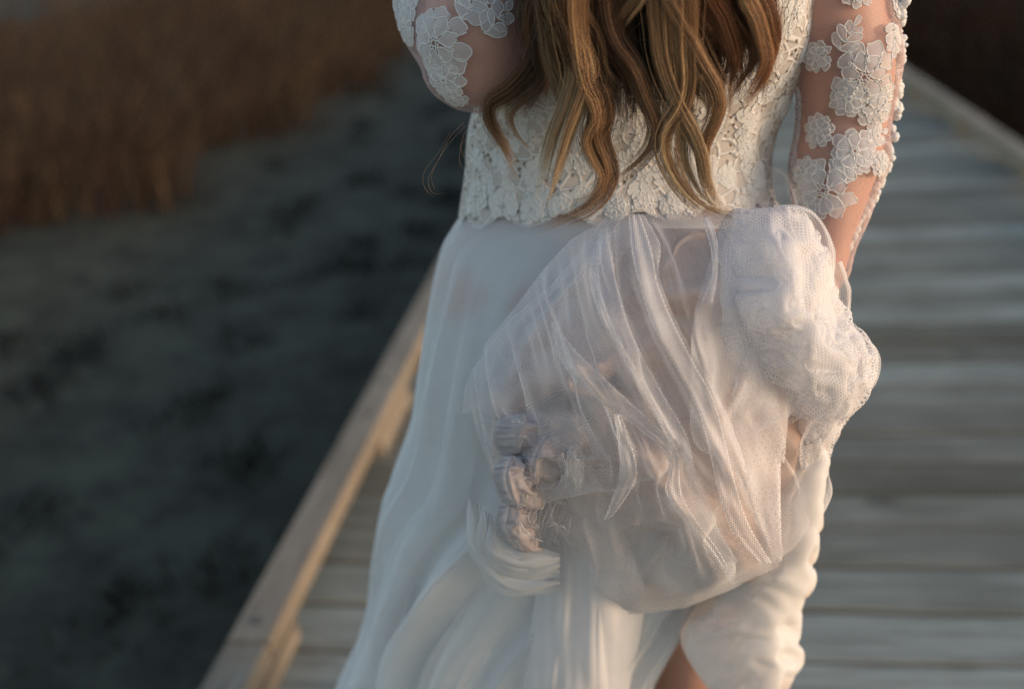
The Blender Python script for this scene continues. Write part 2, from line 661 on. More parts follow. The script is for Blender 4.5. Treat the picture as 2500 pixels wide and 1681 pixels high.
def blades(name, N, area, h_rng, lean, cols, width, seed, clump=0.25):
    """tapered, leaning blades; area(u,v)->x,y arrays"""
    r = np.random.default_rng(seed)
    x, y = area(r, N)
    z = ground_h(x, y) - 0.02
    h = r.uniform(*h_rng, N)
    az = r.uniform(0, 2 * np.pi, N)
    lx = lean[0] + clump * np.cos(az) + 0.25 * Waves(seed + 5, 10, .2, .8)(x, y)
    ly = lean[1] + clump * np.sin(az)
    wd = r.uniform(0.5, 1.3, N) * width
    fa = r.uniform(0, np.pi, N)
    wx, wy = np.cos(fa) * wd, np.sin(fa) * wd
    V = []
    for t, k in ((0, 1.0), (0.45, 0.9), (0.8, 0.6)):
        bx, by, bz = x + lx * h * t ** 1.7, y + ly * h * t ** 1.7, z + h * t * (1 - 0.12 * t)
        V += [np.stack([bx - wx * k, by - wy * k, bz], -1), np.stack([bx + wx * k, by + wy * k, bz], -1)]
    V.append(np.stack([x + lx * h, y + ly * h, z + h * 0.86], -1))
    V = np.stack(V, 1).reshape(-1, 3)
    base = np.arange(N) * 7
    q = np.concatenate([np.stack([base, base + 1, base + 3, base + 2], -1), np.stack([base + 2, base + 3, base + 5, base + 4], -1)])
    tri = np.stack([base + 4, base + 5, base + 6], -1)
    c = np.array(cols)[r.integers(0, len(cols), N)] * r.uniform(0.6, 1.3, (N, 1))
    c = np.repeat(c, 7, 0)
    return mesh_obj(name, V, q.tolist() + tri.tolist(), M_BLADE, smooth_on=False, colors=c)


def left_area(r, N):
    y = 3.5 + 22 * r.random(N) ** 1.5
    edge = -3.25 - 0.2 * np.sin(y * 1.1) - 0.25 * np.sin(y * 2.7 + 1) - 0.8 * np.maximum(0, 6.2 - y)
    x = edge - 9 * r.random(N) ** 1.6 + r.normal(0, 0.12, N)
    return x, y


def right_area(r, N):
    y = 3.0 + 20 * r.random(N) ** 1.4
    x = 2.15 + 6 * r.random(N) ** 1.5 + 0.15 * np.sin(y * 2)
    return x, y


def far_area(r, N):
    y = 18 + 60 * r.random(N)
    x = r.uniform(-60, 50, N)
    k = (x > -2.8) & (x < 2.3)
    x = np.where(k, x - 12, x)
    return x, y


def tuft_area(r, N):
    c = np.stack([r.uniform(-3.0, -0.9, 90), 2 + 12 * r.random(90)], -1)
    i = r.integers(0, 90, N)
    return c[i, 0] + r.normal(0, 0.07, N), c[i, 1] + r.normal(0, 0.09, N)


BROWN = [(0.105, 0.064, 0.040), (0.14, 0.088, 0.054), (0.082, 0.045, 0.033), (0.18, 0.12, 0.072), (0.06, 0.038, 0.028)]
DARK = [(0.03, 0.02, 0.013), (0.05, 0.024, 0.016), (0.02, 0.016, 0.012), (0.06, 0.032, 0.02)]
MUDT = [(0.02, 0.018, 0.016), (0.03, 0.028, 0.022), (0.05, 0.055, 0.045)]
tag(blades("marsh_grass", 34000, left_area, (0.30, 0.62), (0.45, -0.15), BROWN, 0.006, 11), "tall dry brown marsh grass beyond the mud on the left", "grass", kind="stuff")
tag(blades("heath", 22000, right_area, (0.2, 0.5), (-0.1, 0.0), DARK, 0.007, 12, 0.5), "dark low heath growing past the right edge of the boardwalk", "heath", kind="stuff")
tag(blades("far_grass", 16000, far_area, (0.4, 0.8), (0.3, -0.1), BROWN, 0.02, 13), "distant dry grass covering the marsh beyond the boardwalk", "grass", kind="stuff")
tag(blades("mud_tufts", 5000, tuft_area, (0.03, 0.11), (0.2, 0.0), MUDT, 0.006, 14, 0.8), "short dark tufts dotting the mud beside the boardwalk", "ground cover", kind="stuff")

# ------------------------------------------------------------------ boardwalk
walk = empty("boardwalk", (0.5, 2, 0))
tag(walk, "weathered grey plank boardwalk running away under the woman", "boardwalk", kind="structure")
XL, XR = -0.80, 1.79
PW, PITCH = 0.1320, 0.1435
pm_list = []
for k in range(4):
    V, Fb = box_vf((XL + 0.004, -PW / 2, -0.038), (XR - 0.004, PW / 2, 0.0), 0.004)
    me = bpy.data.meshes.new("plank")
    me.from_pydata(V, [], Fb)
    me.materials.append(M_DECK)
    pm_list.append(me)
y0 = 1.649 + PITCH / 2 - 22 * PITCH
for i in range(112):
    o = bpy.data.objects.new("plank", pm_list[i % 4])
    COL.objects.link(o)
    o.location = (random.uniform(-0.004, 0.004), y0 + i * PITCH, random.uniform(-0.003, 0.003))
    o.rotation_euler = (random.uniform(-0.012, 0.012), random.uniform(-0.0015, 0.0015), random.uniform(-0.002, 0.002))
    part_of(o, walk)
for x in (XL + 0.06, 0.5, XR - 0.06):
    V, Fb = box_vf((x - 0.035, y0 - 0.1, -0.20), (x + 0.035, y0 + 112 * PITCH, -0.0445))
    part_of(mesh_obj("joist", V, Fb, M_RAIL, smooth_on=False), walk)
    for k in range(9):
        V, Fb = box_vf((x - 0.05, y0 + 0.5 + k * 1.9, -0.75), (x + 0.05, y0 + 0.6 + k * 1.9, -0.202))
        part_of(mesh_obj("post", V, Fb, M_RAIL, smooth_on=False), walk)


def kerb(xa, xb, label, joints, blocks):
    root = empty("kerb_rail", ((xa + xb) / 2, 2, 0.004))
    tag(root, label, "rail", group="timber kerb rails edging the boardwalk")
    for ya, yb in zip(joints[:-1], joints[1:]):
        V, Fb = box_vf((xa, ya + 0.003, 0.055), (xb, yb - 0.003, 0.103 + random.uniform(-0.002, 0.002)), 0.004)
        part_of(mesh_obj("beam", V, Fb, M_RAIL, smooth_on=False), root)
    for yb in blocks:
        V, Fb = box_vf((xa + 0.004, yb, 0.005), (xb + 0.006 if xb < 0 else xb - 0.004, yb + 0.33, 0.0535))
        part_of(mesh_obj("spacer_block", V, Fb, M_RAIL, smooth_on=False), root)
    for yb in blocks:
        for dy in (0.06, 0.26):
            Vb, Fbb = tube_vf([((xa + xb) / 2, yb + dy, 0.09), ((xa + xb) / 2, yb + dy, 0.1075)], 0.008, 10)
            part_of(mesh_obj("bolt", Vb, Fbb, M_STEEL, smooth_on=False), root)
    return root


M_STEEL, _nt, _o = new_mat("dull_steel")
_p2 = _nt.nodes.new("ShaderNodeBsdfPrincipled")
_p2.inputs["Base Color"].default_value = (0.12, 0.115, 0.11, 1)
_p2.inputs["Metallic"].default_value = 0.6
_p2.inputs["Roughness"].default_value = 0.6
_nt.links.new(_p2.outputs[0], _o.inputs[0])
bl = [1.20 + k * 1.05 for k in range(-2, 12)]
kerb(-0.802, -0.718, "sunlit timber kerb rail along the left edge of the boardwalk", [-1.4, 1.405, 4.2, 7.8, 11.4, 14.2], bl)
kerb(1.712, 1.794, "shaded timber kerb rail along the right edge, before the dark heath", [-1.4, 2.0, 5.6, 9.2, 14.2], [y + 0.4 for y in bl])

# ------------------------------------------------------------------ the woman: body
BX, BY = 0.0, 1.02
person = empty("person", (-0.02, BY, 0.004))
tag(person, "woman in white lace and tulle wedding dress, seen from behind with skirt bunched up", "person")

TR = [  # py, left px, right px, half depth, centre shift in Y
    (-330, 1330, 1930, 0.075, 0.01), (-240, 1255, 1985, 0.095, 0.0), (-120, 1240, 1985, 0.105, -0.005), (0, 1225, 1978, 0.105, -0.005), (130, 1195, 1962, 0.098, 0.0),
    (270, 1160, 1912, 0.088, 0.01), (350, 1150, 1882, 0.085, 0.012), (440, 1145, 1870, 0.09, 0.008), (540, 1130, 1885, 0.103, 0.002),
    (660, 1085, 1905, 0.122, -0.008), (800, 1085, 1890, 0.125, -0.008), (930, 1110, 1860, 0.11, 0.0)]


def rings_from(rows, grow=0.0, n=60):
    out = []
    for py, l, r, b_, sh in rows:
        a_, c_ = at(l, py, BY), at(r, py, BY)
        out.append(((a_[0] + c_[0]) / 2, BY + sh, (a_[2] + c_[2]) / 2, (c_[0] - a_[0]) / 2 + grow, b_ + grow))
    R = np.array(out)
    z = np.linspace(R[0, 2], R[-1, 2], n)
    zz = R[::-1, 2]
    S = smooth(R[:, [2, 0, 1, 3, 4]], 200)[::-1]
    return np.stack([np.interp(z, S[:, 0], S[:, k]) for k in (1, 2)] + [z] + [np.interp(z, S[:, 0], S[:, k]) for k in (3, 4)], -1)


shoulder_l, elbow_l, wrist_l = at(1235, -330, 1.03), at(1158, 142, 0.955), at(955, -330, 1.10)
shoulder_r, elbow_r, wrist_r = at(2000, -330, 1.03), at(2060, 300, 1.01), at(2008, 640, 0.955)
arm_l_up = [(shoulder_l, 0.056), (shoulder_l * 0.5 + elbow_l * 0.5, 0.054), (elbow_l + (0.004, 0.0, 0.03), 0.051), (elbow_l, 0.046)]
arm_l_fo = [(elbow_l, 0.043), (elbow_l * 0.75 + wrist_l * 0.25, 0.050), (elbow_l * 0.35 + wrist_l * 0.65, 0.036), (wrist_l, 0.026)]
arm_r_up = [(shoulder_r, 0.056), (shoulder_r * 0.55 + elbow_r * 0.45, 0.050), (elbow_r + (0, 0, 0.05), 0.045), (elbow_r, 0.041)]
arm_r_fo = [(elbow_r, 0.041), (elbow_r * 0.7 + wrist_r * 0.3, 0.040), (elbow_r * 0.3 + wrist_r * 0.7, 0.030), (wrist_r, 0.0235)]

neck_b = np.array([0.045, 1.03, 1.385])
head_c = np.array([0.05, 1.05, 1.56])


def hand(wrist, fwd, side, curl):
    """palm, four curled fingers of unequal length and a thumb off the side of the palm"""
    fwd, side = _nrm(fwd), _nrm(side)
    nrm = np.cross(fwd, side)
    parts = [limb([(wrist, 0.024), (wrist + fwd * 0.035, 0.027), (wrist + fwd * 0.085, 0.026)], 10, 14)]
    for s in (-0.55, 0.55):
        parts.append(limb([(wrist + fwd * 0.03 + side * 0.02 * s, 0.016), (wrist + fwd * 0.088 + side * 0.045 * s, 0.014)], 8, 10))
    for k, L in enumerate((0.068, 0.078, 0.072, 0.056)):
        base = wrist + fwd * 0.088 + side * (0.031 - 0.021 * k)
        pts, d, p = [(base - fwd * 0.02, 0.0095)], fwd.copy(), base
        for seg, fr in enumerate((0.45, 0.32, 0.23)):
            pts.append((p, 0.0092 - 0.0006 * seg))
            d = _nrm(d * math.cos(curl) + nrm * math.sin(curl))
            p = p + d * L * fr
        pts.append((p, 0.0075))
        parts.append(limb(pts, 18, 8))
    tb = wrist + fwd * 0.03 + side * 0.026
    td = _nrm(fwd * 0.6 + side * 0.8 + nrm * 0.4)
    t2 = tb + td * 0.035
    parts.append(limb([(tb - td * 0.01, 0.013), (t2, 0.0105), (t2 + _nrm(fwd + nrm * 0.8) * 0.03, 0.0085)], 12, 8))
    return parts


hip = rings_from(TR)
hipl, hipr = at(1400, 860, BY), at(1650, 860, BY)
kneel, kneer = np.array([-0.125, 1.03, 0.47]), np.array([0.045, 0.99, 0.455])
ankl, ankr = np.array([-0.13, 1.06, 0.085]), np.array([0.055, 1.0, 0.085])


def leg(h, k, a_):
    return [limb([(h, 0.088), (h * 0.6 + k * 0.4, 0.077), (k + (0, 0, 0.05), 0.056), (k, 0.051), (k * 0.72 + a_ * 0.28 + (0, -0.012, 0), 0.053), (k * 0.3 + a_ * 0.7, 0.038), (a_, 0.032)], 40),
            limb([(a_ + (0, -0.025, -0.045), 0.030), (a_ + (0, 0.06, -0.048), 0.031), (a_ + (0, 0.13, -0.058), 0.028), (a_ + (0, 0.175, -0.066), 0.018)], 20, 14)]


parts = [loft_vf(hip, 44)]
parts += [limb([(np.array([0.035, 1.02, 1.33]), 0.075), (neck_b, 0.058), (neck_b + (0.002, 0.008, 0.06), 0.053), (head_c + (0, -0.01, -0.06), 0.055)], 20)]
parts += [limb([(shoulder_l, 0.055), (np.array([0.03, 1.025, 1.375]), 0.05), (shoulder_r, 0.055)], 24)]
parts += [ellipsoid(head_c, (0.074, 0.094, 0.112)), ellipsoid(head_c + (0, 0.035, -0.055), (0.055, 0.06, 0.062)),
          ellipsoid(head_c + (0, 0.095, -0.012), (0.013, 0.018, 0.024), 12, 8), ellipsoid(head_c + (0, 0.090, -0.062), (0.024, 0.012, 0.009), 12, 8)]
for s in (-1, 1):
    parts.append(ellipsoid(head_c + (0.075 * s, 0.0, -0.01), (0.008, 0.018, 0.030), 12, 8))
    parts.append(ellipsoid(head_c + (0.031 * s, 0.082, 0.012), (0.016, 0.012, 0.010), 12, 8))
    parts.append(ellipsoid(np.array([0.035 + 0.07 * s, 1.10, 1.215]), (0.06, 0.055, 0.06)))
    parts.append(ellipsoid(np.array([-0.02 + 0.07 * s, 0.965, 0.93]), (0.075, 0.075, 0.085)))
parts += [limb(arm_l_up), limb(arm_l_fo), limb(arm_r_up), limb(arm_r_fo)]
parts += hand(wrist_l, wrist_l - elbow_l, (1, 0.2, 0), 0.5)
parts += hand(wrist_r, np.array([-0.35, -0.25, -0.8]), (0, -1, 0.2), 0.8)
parts += leg(hipl, kneel, ankl) + leg(hipr, kneer, ankr)
body = remeshed("body", parts, M_SKIN, 0.0055)
part_of(body, person)

# ------------------------------------------------------------------ bodice
BODICE_ROWS = [r for r in TR if -330 <= r[0] <= 540]
br = rings_from(BODICE_ROWS, 0.007, 110)[::-1]
nseg = 180
th = np.linspace(0, 2 * np.pi, nseg, endpoint=False)
wv = Waves(31, 20, 3, 10)
TT, TH = np.meshgrid(np.linspace(0, 1, len(br)), th, indexing='ij')
z_low, z_top = br[0, 2], br[-1, 2]
z_hem = z_low + 0.036 * np.clip(-np.sin(TH), 0, 1) ** 0.7 - 0.016 * np.abs(np.sin(TH * 7.0 + 0.5)) ** 0.8 + 0.006
RZ = z_hem + TT * (z_top - z_hem)
q_ = [np.interp(RZ, br[:, 2], br[:, c_]) for c_ in (0, 1, 3, 4)]
disp = 0.0012 * wv(np.cos(TH) * 0.5 + RZ, np.sin(TH) * 0.5 + RZ * 2)
V = np.stack([q_[0] + (q_[2] + disp) * np.cos(TH), q_[1] + (q_[3] + disp) * np.sin(TH), RZ], -1)
bodice = mesh_obj("bodice", V.reshape(-1, 3), grid_faces(len(br), nseg, True), M_LACE)
part_of(bodice, person)

# ------------------------------------------------------------------ sleeves
def inflate(pts, g_):
    return [(p, r + g_) for p, r in pts]


sl_l = remeshed("sleeve", [limb(inflate(arm_l_up, 0.006)), limb(inflate(arm_l_fo, 0.006))], M_SLEEVE, 0.004, smooth_it=5)
sl_r = remeshed("sleeve", [limb(inflate(arm_r_up, 0.006)), limb(inflate(arm_r_fo, 0.006))], M_SLEEVE, 0.004, smooth_it=5)


def planar_uv(o, ax=(0, 2)):
    me = o.data
    co = np.zeros(len(me.vertices) * 3)
    me.vertices.foreach_get("co", co)
    co = co.reshape(-1, 3)
    lay = me.uv_layers.new(name="UVMap") if not me.uv_layers else me.uv_layers[0]
    li = np.zeros(len(me.loops), np.int32)
    me.loops.foreach_get("vertex_index", li)
    lay.data.foreach_set("uv", co[li][:, list(ax)].astype(np.float32).ravel())


def wrinkle(o, f):
    me = o.data
    co = np.zeros(len(me.vertices) * 3)
    no = np.zeros(len(me.vertices) * 3)
    me.vertices.foreach_get("co", co)
    me.vertices.foreach_get("normal", no)
    co, no = co.reshape(-1, 3), no.reshape(-1, 3)
    co += no * f(co)[:, None]
    me.vertices.foreach_set("co", co.ravel())
    me.update()


_ws = Waves(41, 16, 8, 26)
for s_ in (sl_l, sl_r):
    wrinkle(s_, lambda c: 0.0016 * _ws(c[:, 0] * 0.35 + c[:, 1] * 0.3, c[:, 2]))
    planar_uv(s_)
    part_of(s_, person)

# ------------------------------------------------------------------ lace motifs projected onto the cloth
def bvh_of(o):
    me = o.data
    return BVHTree.FromPolygons([v.co[:] for v in me.vertices], [p.vertices[:] for p in me.polygons])


class Stick:
    """lays flat 2-D shapes (metres) onto a surface around the point seen at a pixel"""
    def __init__(self, bvh, px, py, rot=0.0):
        d = Vector(ray(px, py)).normalized()
        h, n, _i, _d = bvh.ray_cast(Vector(CAMP), d)
        self.ok = h is not None
        if not self.ok:
            return
        self.b = bvh
        if n.dot(d) > 0:
            n = -n
        self.h, self.nv = h, n
        right = Vector(W2C.T @ np.array([1.0, 0, 0]))
        e1 = (right - n * right.dot(n)).normalized()
        e2 = n.cross(e1).normalized()
        c, s = math.cos(rot), math.sin(rot)
        self.e1, self.e2 = e1 * c + e2 * s, e2 * c - e1 * s

    def __call__(self, x, y, lift):
        p = self.h + self.e1 * x + self.e2 * y
        h, n, _i, _d = self.b.ray_cast(p + self.nv * 0.05, -self.nv, 0.14)
        if h is None:
            h, n, _i, _d = self.b.find_nearest(p)
        if n.dot(self.nv) < 0:
            n = -n
        return np.array(h + n * lift)


def petal_outline(L, wd, lob=0, n=22):
    """closed petal from the origin along +x"""
    t = np.linspace(0, 2 * np.pi, n, endpoint=False)
    q = random.uniform(0, 6.28)
    r = 1 + (0.13 * np.cos(t * lob) if lob else 0) + 0.07 * np.cos(3 * t + q) + 0.05 * np.cos(5 * t + 2 * q)
    x = L * 0.5 + L * 0.5 * np.cos(t) * r
    y = wd * 0.5 * np.sin(t) * r * (0.75 + 0.35 * np.cos(t))
    return np.stack([x, y], -1)


def motif(bvh, px, py, shapes, name, parent, mats, rot=0.0, cord=0.0008, lift=0.0014, relief=1.0):
    """shapes: list of (closed outline Nx2, layer height) -> one mesh of petals with corded rims"""
    st = Stick(bvh, px, py, rot)
    if not st.ok:
        return None
    Vs, Fs, Fm = [], [], []
    o = 0
    for outl, layer, fill in shapes:
        P = np.array([st(x, y, lift + layer * relief) for x, y in outl])
        n = len(P)
        if fill == 'hole' and len(mats) < 3:
            fill = False
        if fill:
            mi = 2 if fill == 'hole' else 0
            cx, cy = outl.mean(0)
            c = st(cx, cy, lift + (layer + 0.0012) * relief)
            mid = np.array([st(cx + (x - cx) * 0.55, cy + (y - cy) * 0.55, lift + (layer + 0.0009) * relief) for x, y in outl])
            Vs.append(np.vstack([P, mid, [c]]))
            Fs += [[o + k, o + (k + 1) % n, o + n + (k + 1) % n, o + n + k] for k in range(n)]
            Fs += [[o + n + k, o + n + (k + 1) % n, o + 2 * n] for k in range(n)]
            Fm += [mi] * (2 * n)
            o += 2 * n + 1
        Pc = np.vstack([P, P[:2]])
        tv, tf = tube_vf(Pc, cord, 4, cap=False)
        Vs.append(tv)
        Fs += [[q + o for q in f_] for f_ in tf]
        Fm += [1] * len(tf)
        o += len(tv)
    V = np.vstack(Vs)
    uv = V[:, [0, 2]]
    ob = mesh_obj(name, V, Fs, mats, uv=uv, fmat=Fm)
    part_of2(ob, parent)
    return ob


def part_of2(ob, parent):
    """third level: parent is already a part (identity world matrix)"""
    ob.parent = parent
    ob.matrix_parent_inverse = Matrix.Identity(4)


def rot2(P, a):
    c, s = math.cos(a), math.sin(a)
    return P @ np.array([[c, s], [-s, c]])


def flower(R, n=7, seed=0, double=True, eyelets=True):
    r = np.random.default_rng(seed)
    S = []
    if double:
        for k in range(n + 2):
            a = 2 * np.pi * (k + 0.5) / (n + 2) + r.normal(0, 0.1)
            L = R * r.uniform(0.45, 0.62)
            P = petal_outline(L, L * r.uniform(0.95, 1.2), 5 if r.random() < 0.5 else 0) + (R * 0.42, 0)
            S.append((rot2(P, a), 0.0, True))
    for k in range(n):
        a = 2 * np.pi * k / n + r.normal(0, 0.12)
        L = R * r.uniform(0.46, 0.58)
        P = petal_outline(L, L * r.uniform(0.85, 1.1), 4 if r.random() < 0.4 else 0) + (R * 0.17, 0)
        S.append((rot2(P, a), 0.0014, True))
    if eyelets:
        for k in range(8):
            a = 2 * np.pi * k / 8
            t = np.linspace(0, 2 * np.pi, 8, endpoint=False)
            P = np.stack([R * 0.13 + R * 0.055 * np.cos(t), R * 0.05 * np.sin(t)], -1)
            S.append((rot2(P, a), 0.0024, 'hole'))
    for k in range(n):
        a = 2 * np.pi * (k + 0.5) / n
        for q in range(2):
            t = np.linspace(0, 2 * np.pi, 7, endpoint=False)
            P = np.stack([R * (0.42 + 0.16 * q) + R * 0.06 * np.cos(t), R * 0.035 * np.sin(t)], -1)
            if seed % 2 and len(S) < 40:
                S.append((rot2(P, a), 0.0026, 'hole'))
    return S


def spray(L, n=5, seed=0):
    """leafy branch: lobed petals on alternate sides of a stem"""
    r = np.random.default_rng(seed)
    S = []
    for k in range(n):
        t = k / (n - 0.3)
        l = L * (0.42 - 0.18 * t) * r.uniform(0.85, 1.15)
        for s in ((1, -1) if k < n - 1 else (0,)):
            P = rot2(petal_outline(l, l * r.uniform(0.6, 0.85), 4 if r.random() < 0.5 else 0), s * r.uniform(0.6, 1.0)) + (L * t * 0.75, 0)
            S.append((P, 0.0008 * (k % 2), True))
    return S


BL, BR_, BB = bvh_of(sl_l), bvh_of(sl_r), bvh_of(bodice)
PX = 0.94 / FPX          # metres per source pixel at the dress
SM = [M_PETAL, M_CORD]
# image-left sleeve
for (px, py, kind, size, rot, seed) in (
        (1062, 105, 'f', 84, 0.2, 1), (990, 60, 'f', 52, 0.9, 2), (1010, 155, 'f', 50, 2.0, 3), (1130, 45, 's', 120, 1.0, 4),
        (1185, 80, 's', 105, 0.75, 5), (1085, 195, 'f', 52, 0.4, 6), (1050, 225, 's', 90, -0.6, 7), (1110, 238, 'f', 36, 1.4, 8),
        (1150, 20, 's', 90, 1.5, 9), (975, 0, 'f', 50, 0.3, 10), (1020, 12, 's', 80, 2.2, 11), (1010, 200, 'f', 34, 0.0, 12)):
    sh = flower(size * PX, 7, seed) if kind == 'f' else spray(size * PX, 4, seed)
    motif(BL, px, py, sh, "lace_flower" if kind == 'f' else "lace_spray", sl_l, SM, rot, cord=0.0007, lift=0.0008, relief=0.45)
# image-right sleeve
for (px, py, kind, size, rot, seed) in (
        (2108, 188, 'f', 78, 0.2, 21), (2050, 120, 's', 95, 1.1, 22), (1995, 140, 'f', 38, 0.3, 23), (2070, 240, 'f', 46, 0.5, 24),
        (2140, 270, 'f', 50, 1.2, 25), (2160, 210, 's', 80, -1.2, 26), (2000, 320, 'f', 42, 0.4, 27), (2085, 370, 'f', 58, 0.7, 28),
        (2120, 345, 's', 80, 0.5, 29), (2010, 465, 'f', 80, 0.1, 30), (1965, 420, 'f', 44, 1.0, 31), (2040, 415, 's', 90, 0.2, 32),
        (1970, 500, 'f', 40, 0.8, 33), (2180, 60, 's', 90, -1.5, 34), (2190, 15, 'f', 40, 0.1, 35), (2100, -30, 'f', 50, 0.1, 36),
        (2150, 400, 'f', 34, 0.1, 37)):
    sh = flower(size * PX, 7, seed) if kind == 'f' else spray(size * PX, 4, seed)
    motif(BR_, px, py, sh, "lace_flower" if kind == 'f' else "lace_spray", sl_r, SM, rot, cord=0.0007, lift=0.0008, relief=0.45)


def edge_trim(pts, name, parent, r0, seed, mats, n=70):
    """bumpy lace edging: a strip of small overlapping scallops along a path"""
    r = np.random.default_rng(seed)
    P = smooth(pts, n)
    parts, fm = [], []
    for i in range(n - 1):
        rad = r0 * r.uniform(0.7, 1.3)
        c = P[i] + r.normal(0, r0 * 0.55, 3)
        parts.append(ellipsoid(c, (rad, rad * 0.9, rad * r.uniform(0.7, 1.2)), 8, 5))
    V, Fc = join(parts)
    ob = mesh_obj(name, V, Fc, mats, uv=V[:, [0, 2]])
    part_of2(ob, parent)
    return ob


edge_trim([at(2208, -60, 1.0), at(2203, 60, 1.0), at(2192, 180, 1.0), at(2188, 290, 1.0)], "lace_trim", sl_r, 0.0036, 3, M_CORD, 110)
edge_trim([at(2180, 320, 0.99), at(2165, 400, 0.985), at(2120, 500, 0.97), at(2075, 590, 0.955), at(2045, 645, 0.95)], "lace_trim", sl_r, 0.0036, 4, M_CORD, 110)

# bodice lace: motifs all over the back, scallops along the hem
M_HOLE = cloth("lace_eyelet", (0.16, 0.10, 0.07), rough=0.9, trans=0.0)
SB = [M_BPETAL, M_BCORD, M_HOLE]
r = np.random.default_rng(5)
k = 0
for iy, py in enumerate(range(20, 520, 44)):
    for px in range(1150, 1990, 58):
        qx, qy = px + r.uniform(-20, 20) + (iy % 2) * 29, py + r.uniform(-16, 16)
        if 1330 < qx < 1850 and qy < 200:
            continue
        k += 1
        if r.random() < 0.45:
            motif(BB, qx, qy, flower(r.uniform(24, 42) * PX, int(r.integers(5, 8)), k, double=r.random() < 0.5), "lace_flower", bodice, SB, r.uniform(0, 6), cord=0.0005, lift=0.0004, relief=0.08)
        else:
            motif(BB, qx, qy, spray(r.uniform(50, 85) * PX, int(r.integers(3, 5)), k), "lace_spray", bodice, SB, r.uniform(0, 6), cord=0.0005, lift=0.0004, relief=0.08)
for px, py, s_ in ((1165, 480, 46), (1230, 505, 48), (1300, 510, 36), (1370, 506, 34), (1440, 506, 32), (1505, 505, 32), (1570, 506, 32), (1640, 505, 32), (1700, 500, 32)):
    motif(BB, px, py, flower(s_ * PX, 8, px), "lace_scallop", bodice, SB, 0.3, cord=0.0007, lift=0.0012, relief=0.25)

# ------------------------------------------------------------------ cloth that buckles: more fabric than room
def relax(P, eu=1.0, ev=1.0, iters=160, lim=0.03, seed=0, kick=0.002, pin=None, push=(0, -1, 0), press=0.0, nfold=9.0, bend=2, vfold=1.0, side=0.010):
    """grid (nv, nu, 3); rest lengths are the drawn ones times eu / ev, so the sheet buckles into folds; stays within lim of where it was drawn"""
    P = P.copy()
    P0 = P.copy()
    nv, nu = P.shape[:2]
    if pin is None:
        pin = np.zeros((nv, nu), bool)
        pin[0] = pin[-1] = True
        pin[:, 0] = pin[:, -1] = True
    W = np.where(pin, 0.0, 1.0)
    Ru = np.linalg.norm(P[:, 1:] - P[:, :-1], axis=2) * eu
    Rv = np.linalg.norm(P[1:] - P[:-1], axis=2) * ev
    d1 = np.linalg.norm(P[1:, 1:] - P[:-1, :-1], axis=2) * math.sqrt((eu * eu + ev * ev) / 2)
    d2 = np.linalg.norm(P[1:, :-1] - P[:-1, 1:], axis=2) * math.sqrt((eu * eu + ev * ev) / 2)
    u_, v_ = np.meshgrid(np.linspace(0, 1, nu), np.linspace(0, 1, nv))
    nz = Waves(seed + 900, 14, nfold * 0.4, nfold)(u_, v_ * 0.12 * vfold)
    push = np.array(push, float)
    P += (kick * nz * W)[..., None] * push + np.random.default_rng(seed).normal(0, kick * 0.08, P.shape) * W[..., None]

    def pr(A, B, R, wa, wb, k, low=False):
        d = B - A
        L = np.sqrt((d * d).sum(-1)) + 1e-9
        c = (L - R) / L
        if low:
            c = np.minimum(c, 0)
        c = (k * c / (wa + wb + 1e-6))[..., None] * d
        A += c * wa[..., None]
        B -= c * wb[..., None]

    vel = np.zeros_like(P)
    for it in range(iters):
        old = P.copy()
        P += vel * 0.82 + (press * W)[..., None] * push
        for o in (0, 1):
            n = (nu - 1 - o) // 2 * 2 + o
            pr(P[:, o:n:2], P[:, o + 1:n + 1:2], Ru[:, o:n:2], W[:, o:n:2], W[:, o + 1:n + 1:2], 0.9)
            n = (nv - 1 - o) // 2 * 2 + o
            pr(P[o:n:2], P[o + 1:n + 1:2], Rv[o:n:2], W[o:n:2], W[o + 1:n + 1:2], 0.9)
            A, B = P[o:nv - 1:2, :-1], P[o + 1:nv:2, 1:]
            m = min(len(A), len(B))
            pr(A[:m], B[:m], d1[o::2][:m], W[o:nv - 1:2, :-1][:m], W[o + 1:nv:2, 1:][:m], 0.15)
            A, B = P[o:nv - 1:2, 1:], P[o + 1:nv:2, :-1]
            pr(A[:m], B[:m], d2[o::2][:m], W[o:nv - 1:2, 1:][:m], W[o + 1:nv:2, :-1][:m], 0.15)
        for q, f in ((bend, 0.86), (bend * 2, 0.68)):     # resists sharp bending
            Rq = (Ru[:, :nu - q] * q) * f
            for o in range(0, 2 * q, q):
                idx = np.concatenate([np.arange(i0, min(i0 + q, nu - q)) for i0 in range(o, nu - q, 2 * q)]) if nu - q > o else np.array([], int)
                if len(idx):
                    A, B = P[:, idx], P[:, idx + q]
                    pr(A, B, Rq[:, idx], W[:, idx], W[:, idx + q], 0.5, True)
                    P[:, idx], P[:, idx + q] = A, B
        if ev <= 1.02:
            q = 3
            for o in range(0, 2 * q, q):
                if nv - q > o:
                    idx = np.concatenate([np.arange(i0, min(i0 + q, nv - q)) for i0 in range(o, nv - q, 2 * q)])
                    A, B = P[idx], P[idx + q]
                    pr(A, B, Rv[idx] * q * 0.99, W[idx], W[idx + q], 0.6, True)
                    P[idx], P[idx + q] = A, B
        dy = P[..., 1] - P0[..., 1]
        P[..., 1] = P0[..., 1] + np.clip(dy, -lim, lim)
        for q in (0, 2):
            P[..., q] = P0[..., q] + np.clip(P[..., q] - P0[..., q], -side, side)
        vel = np.clip(P - old, -0.002, 0.002)
    return P


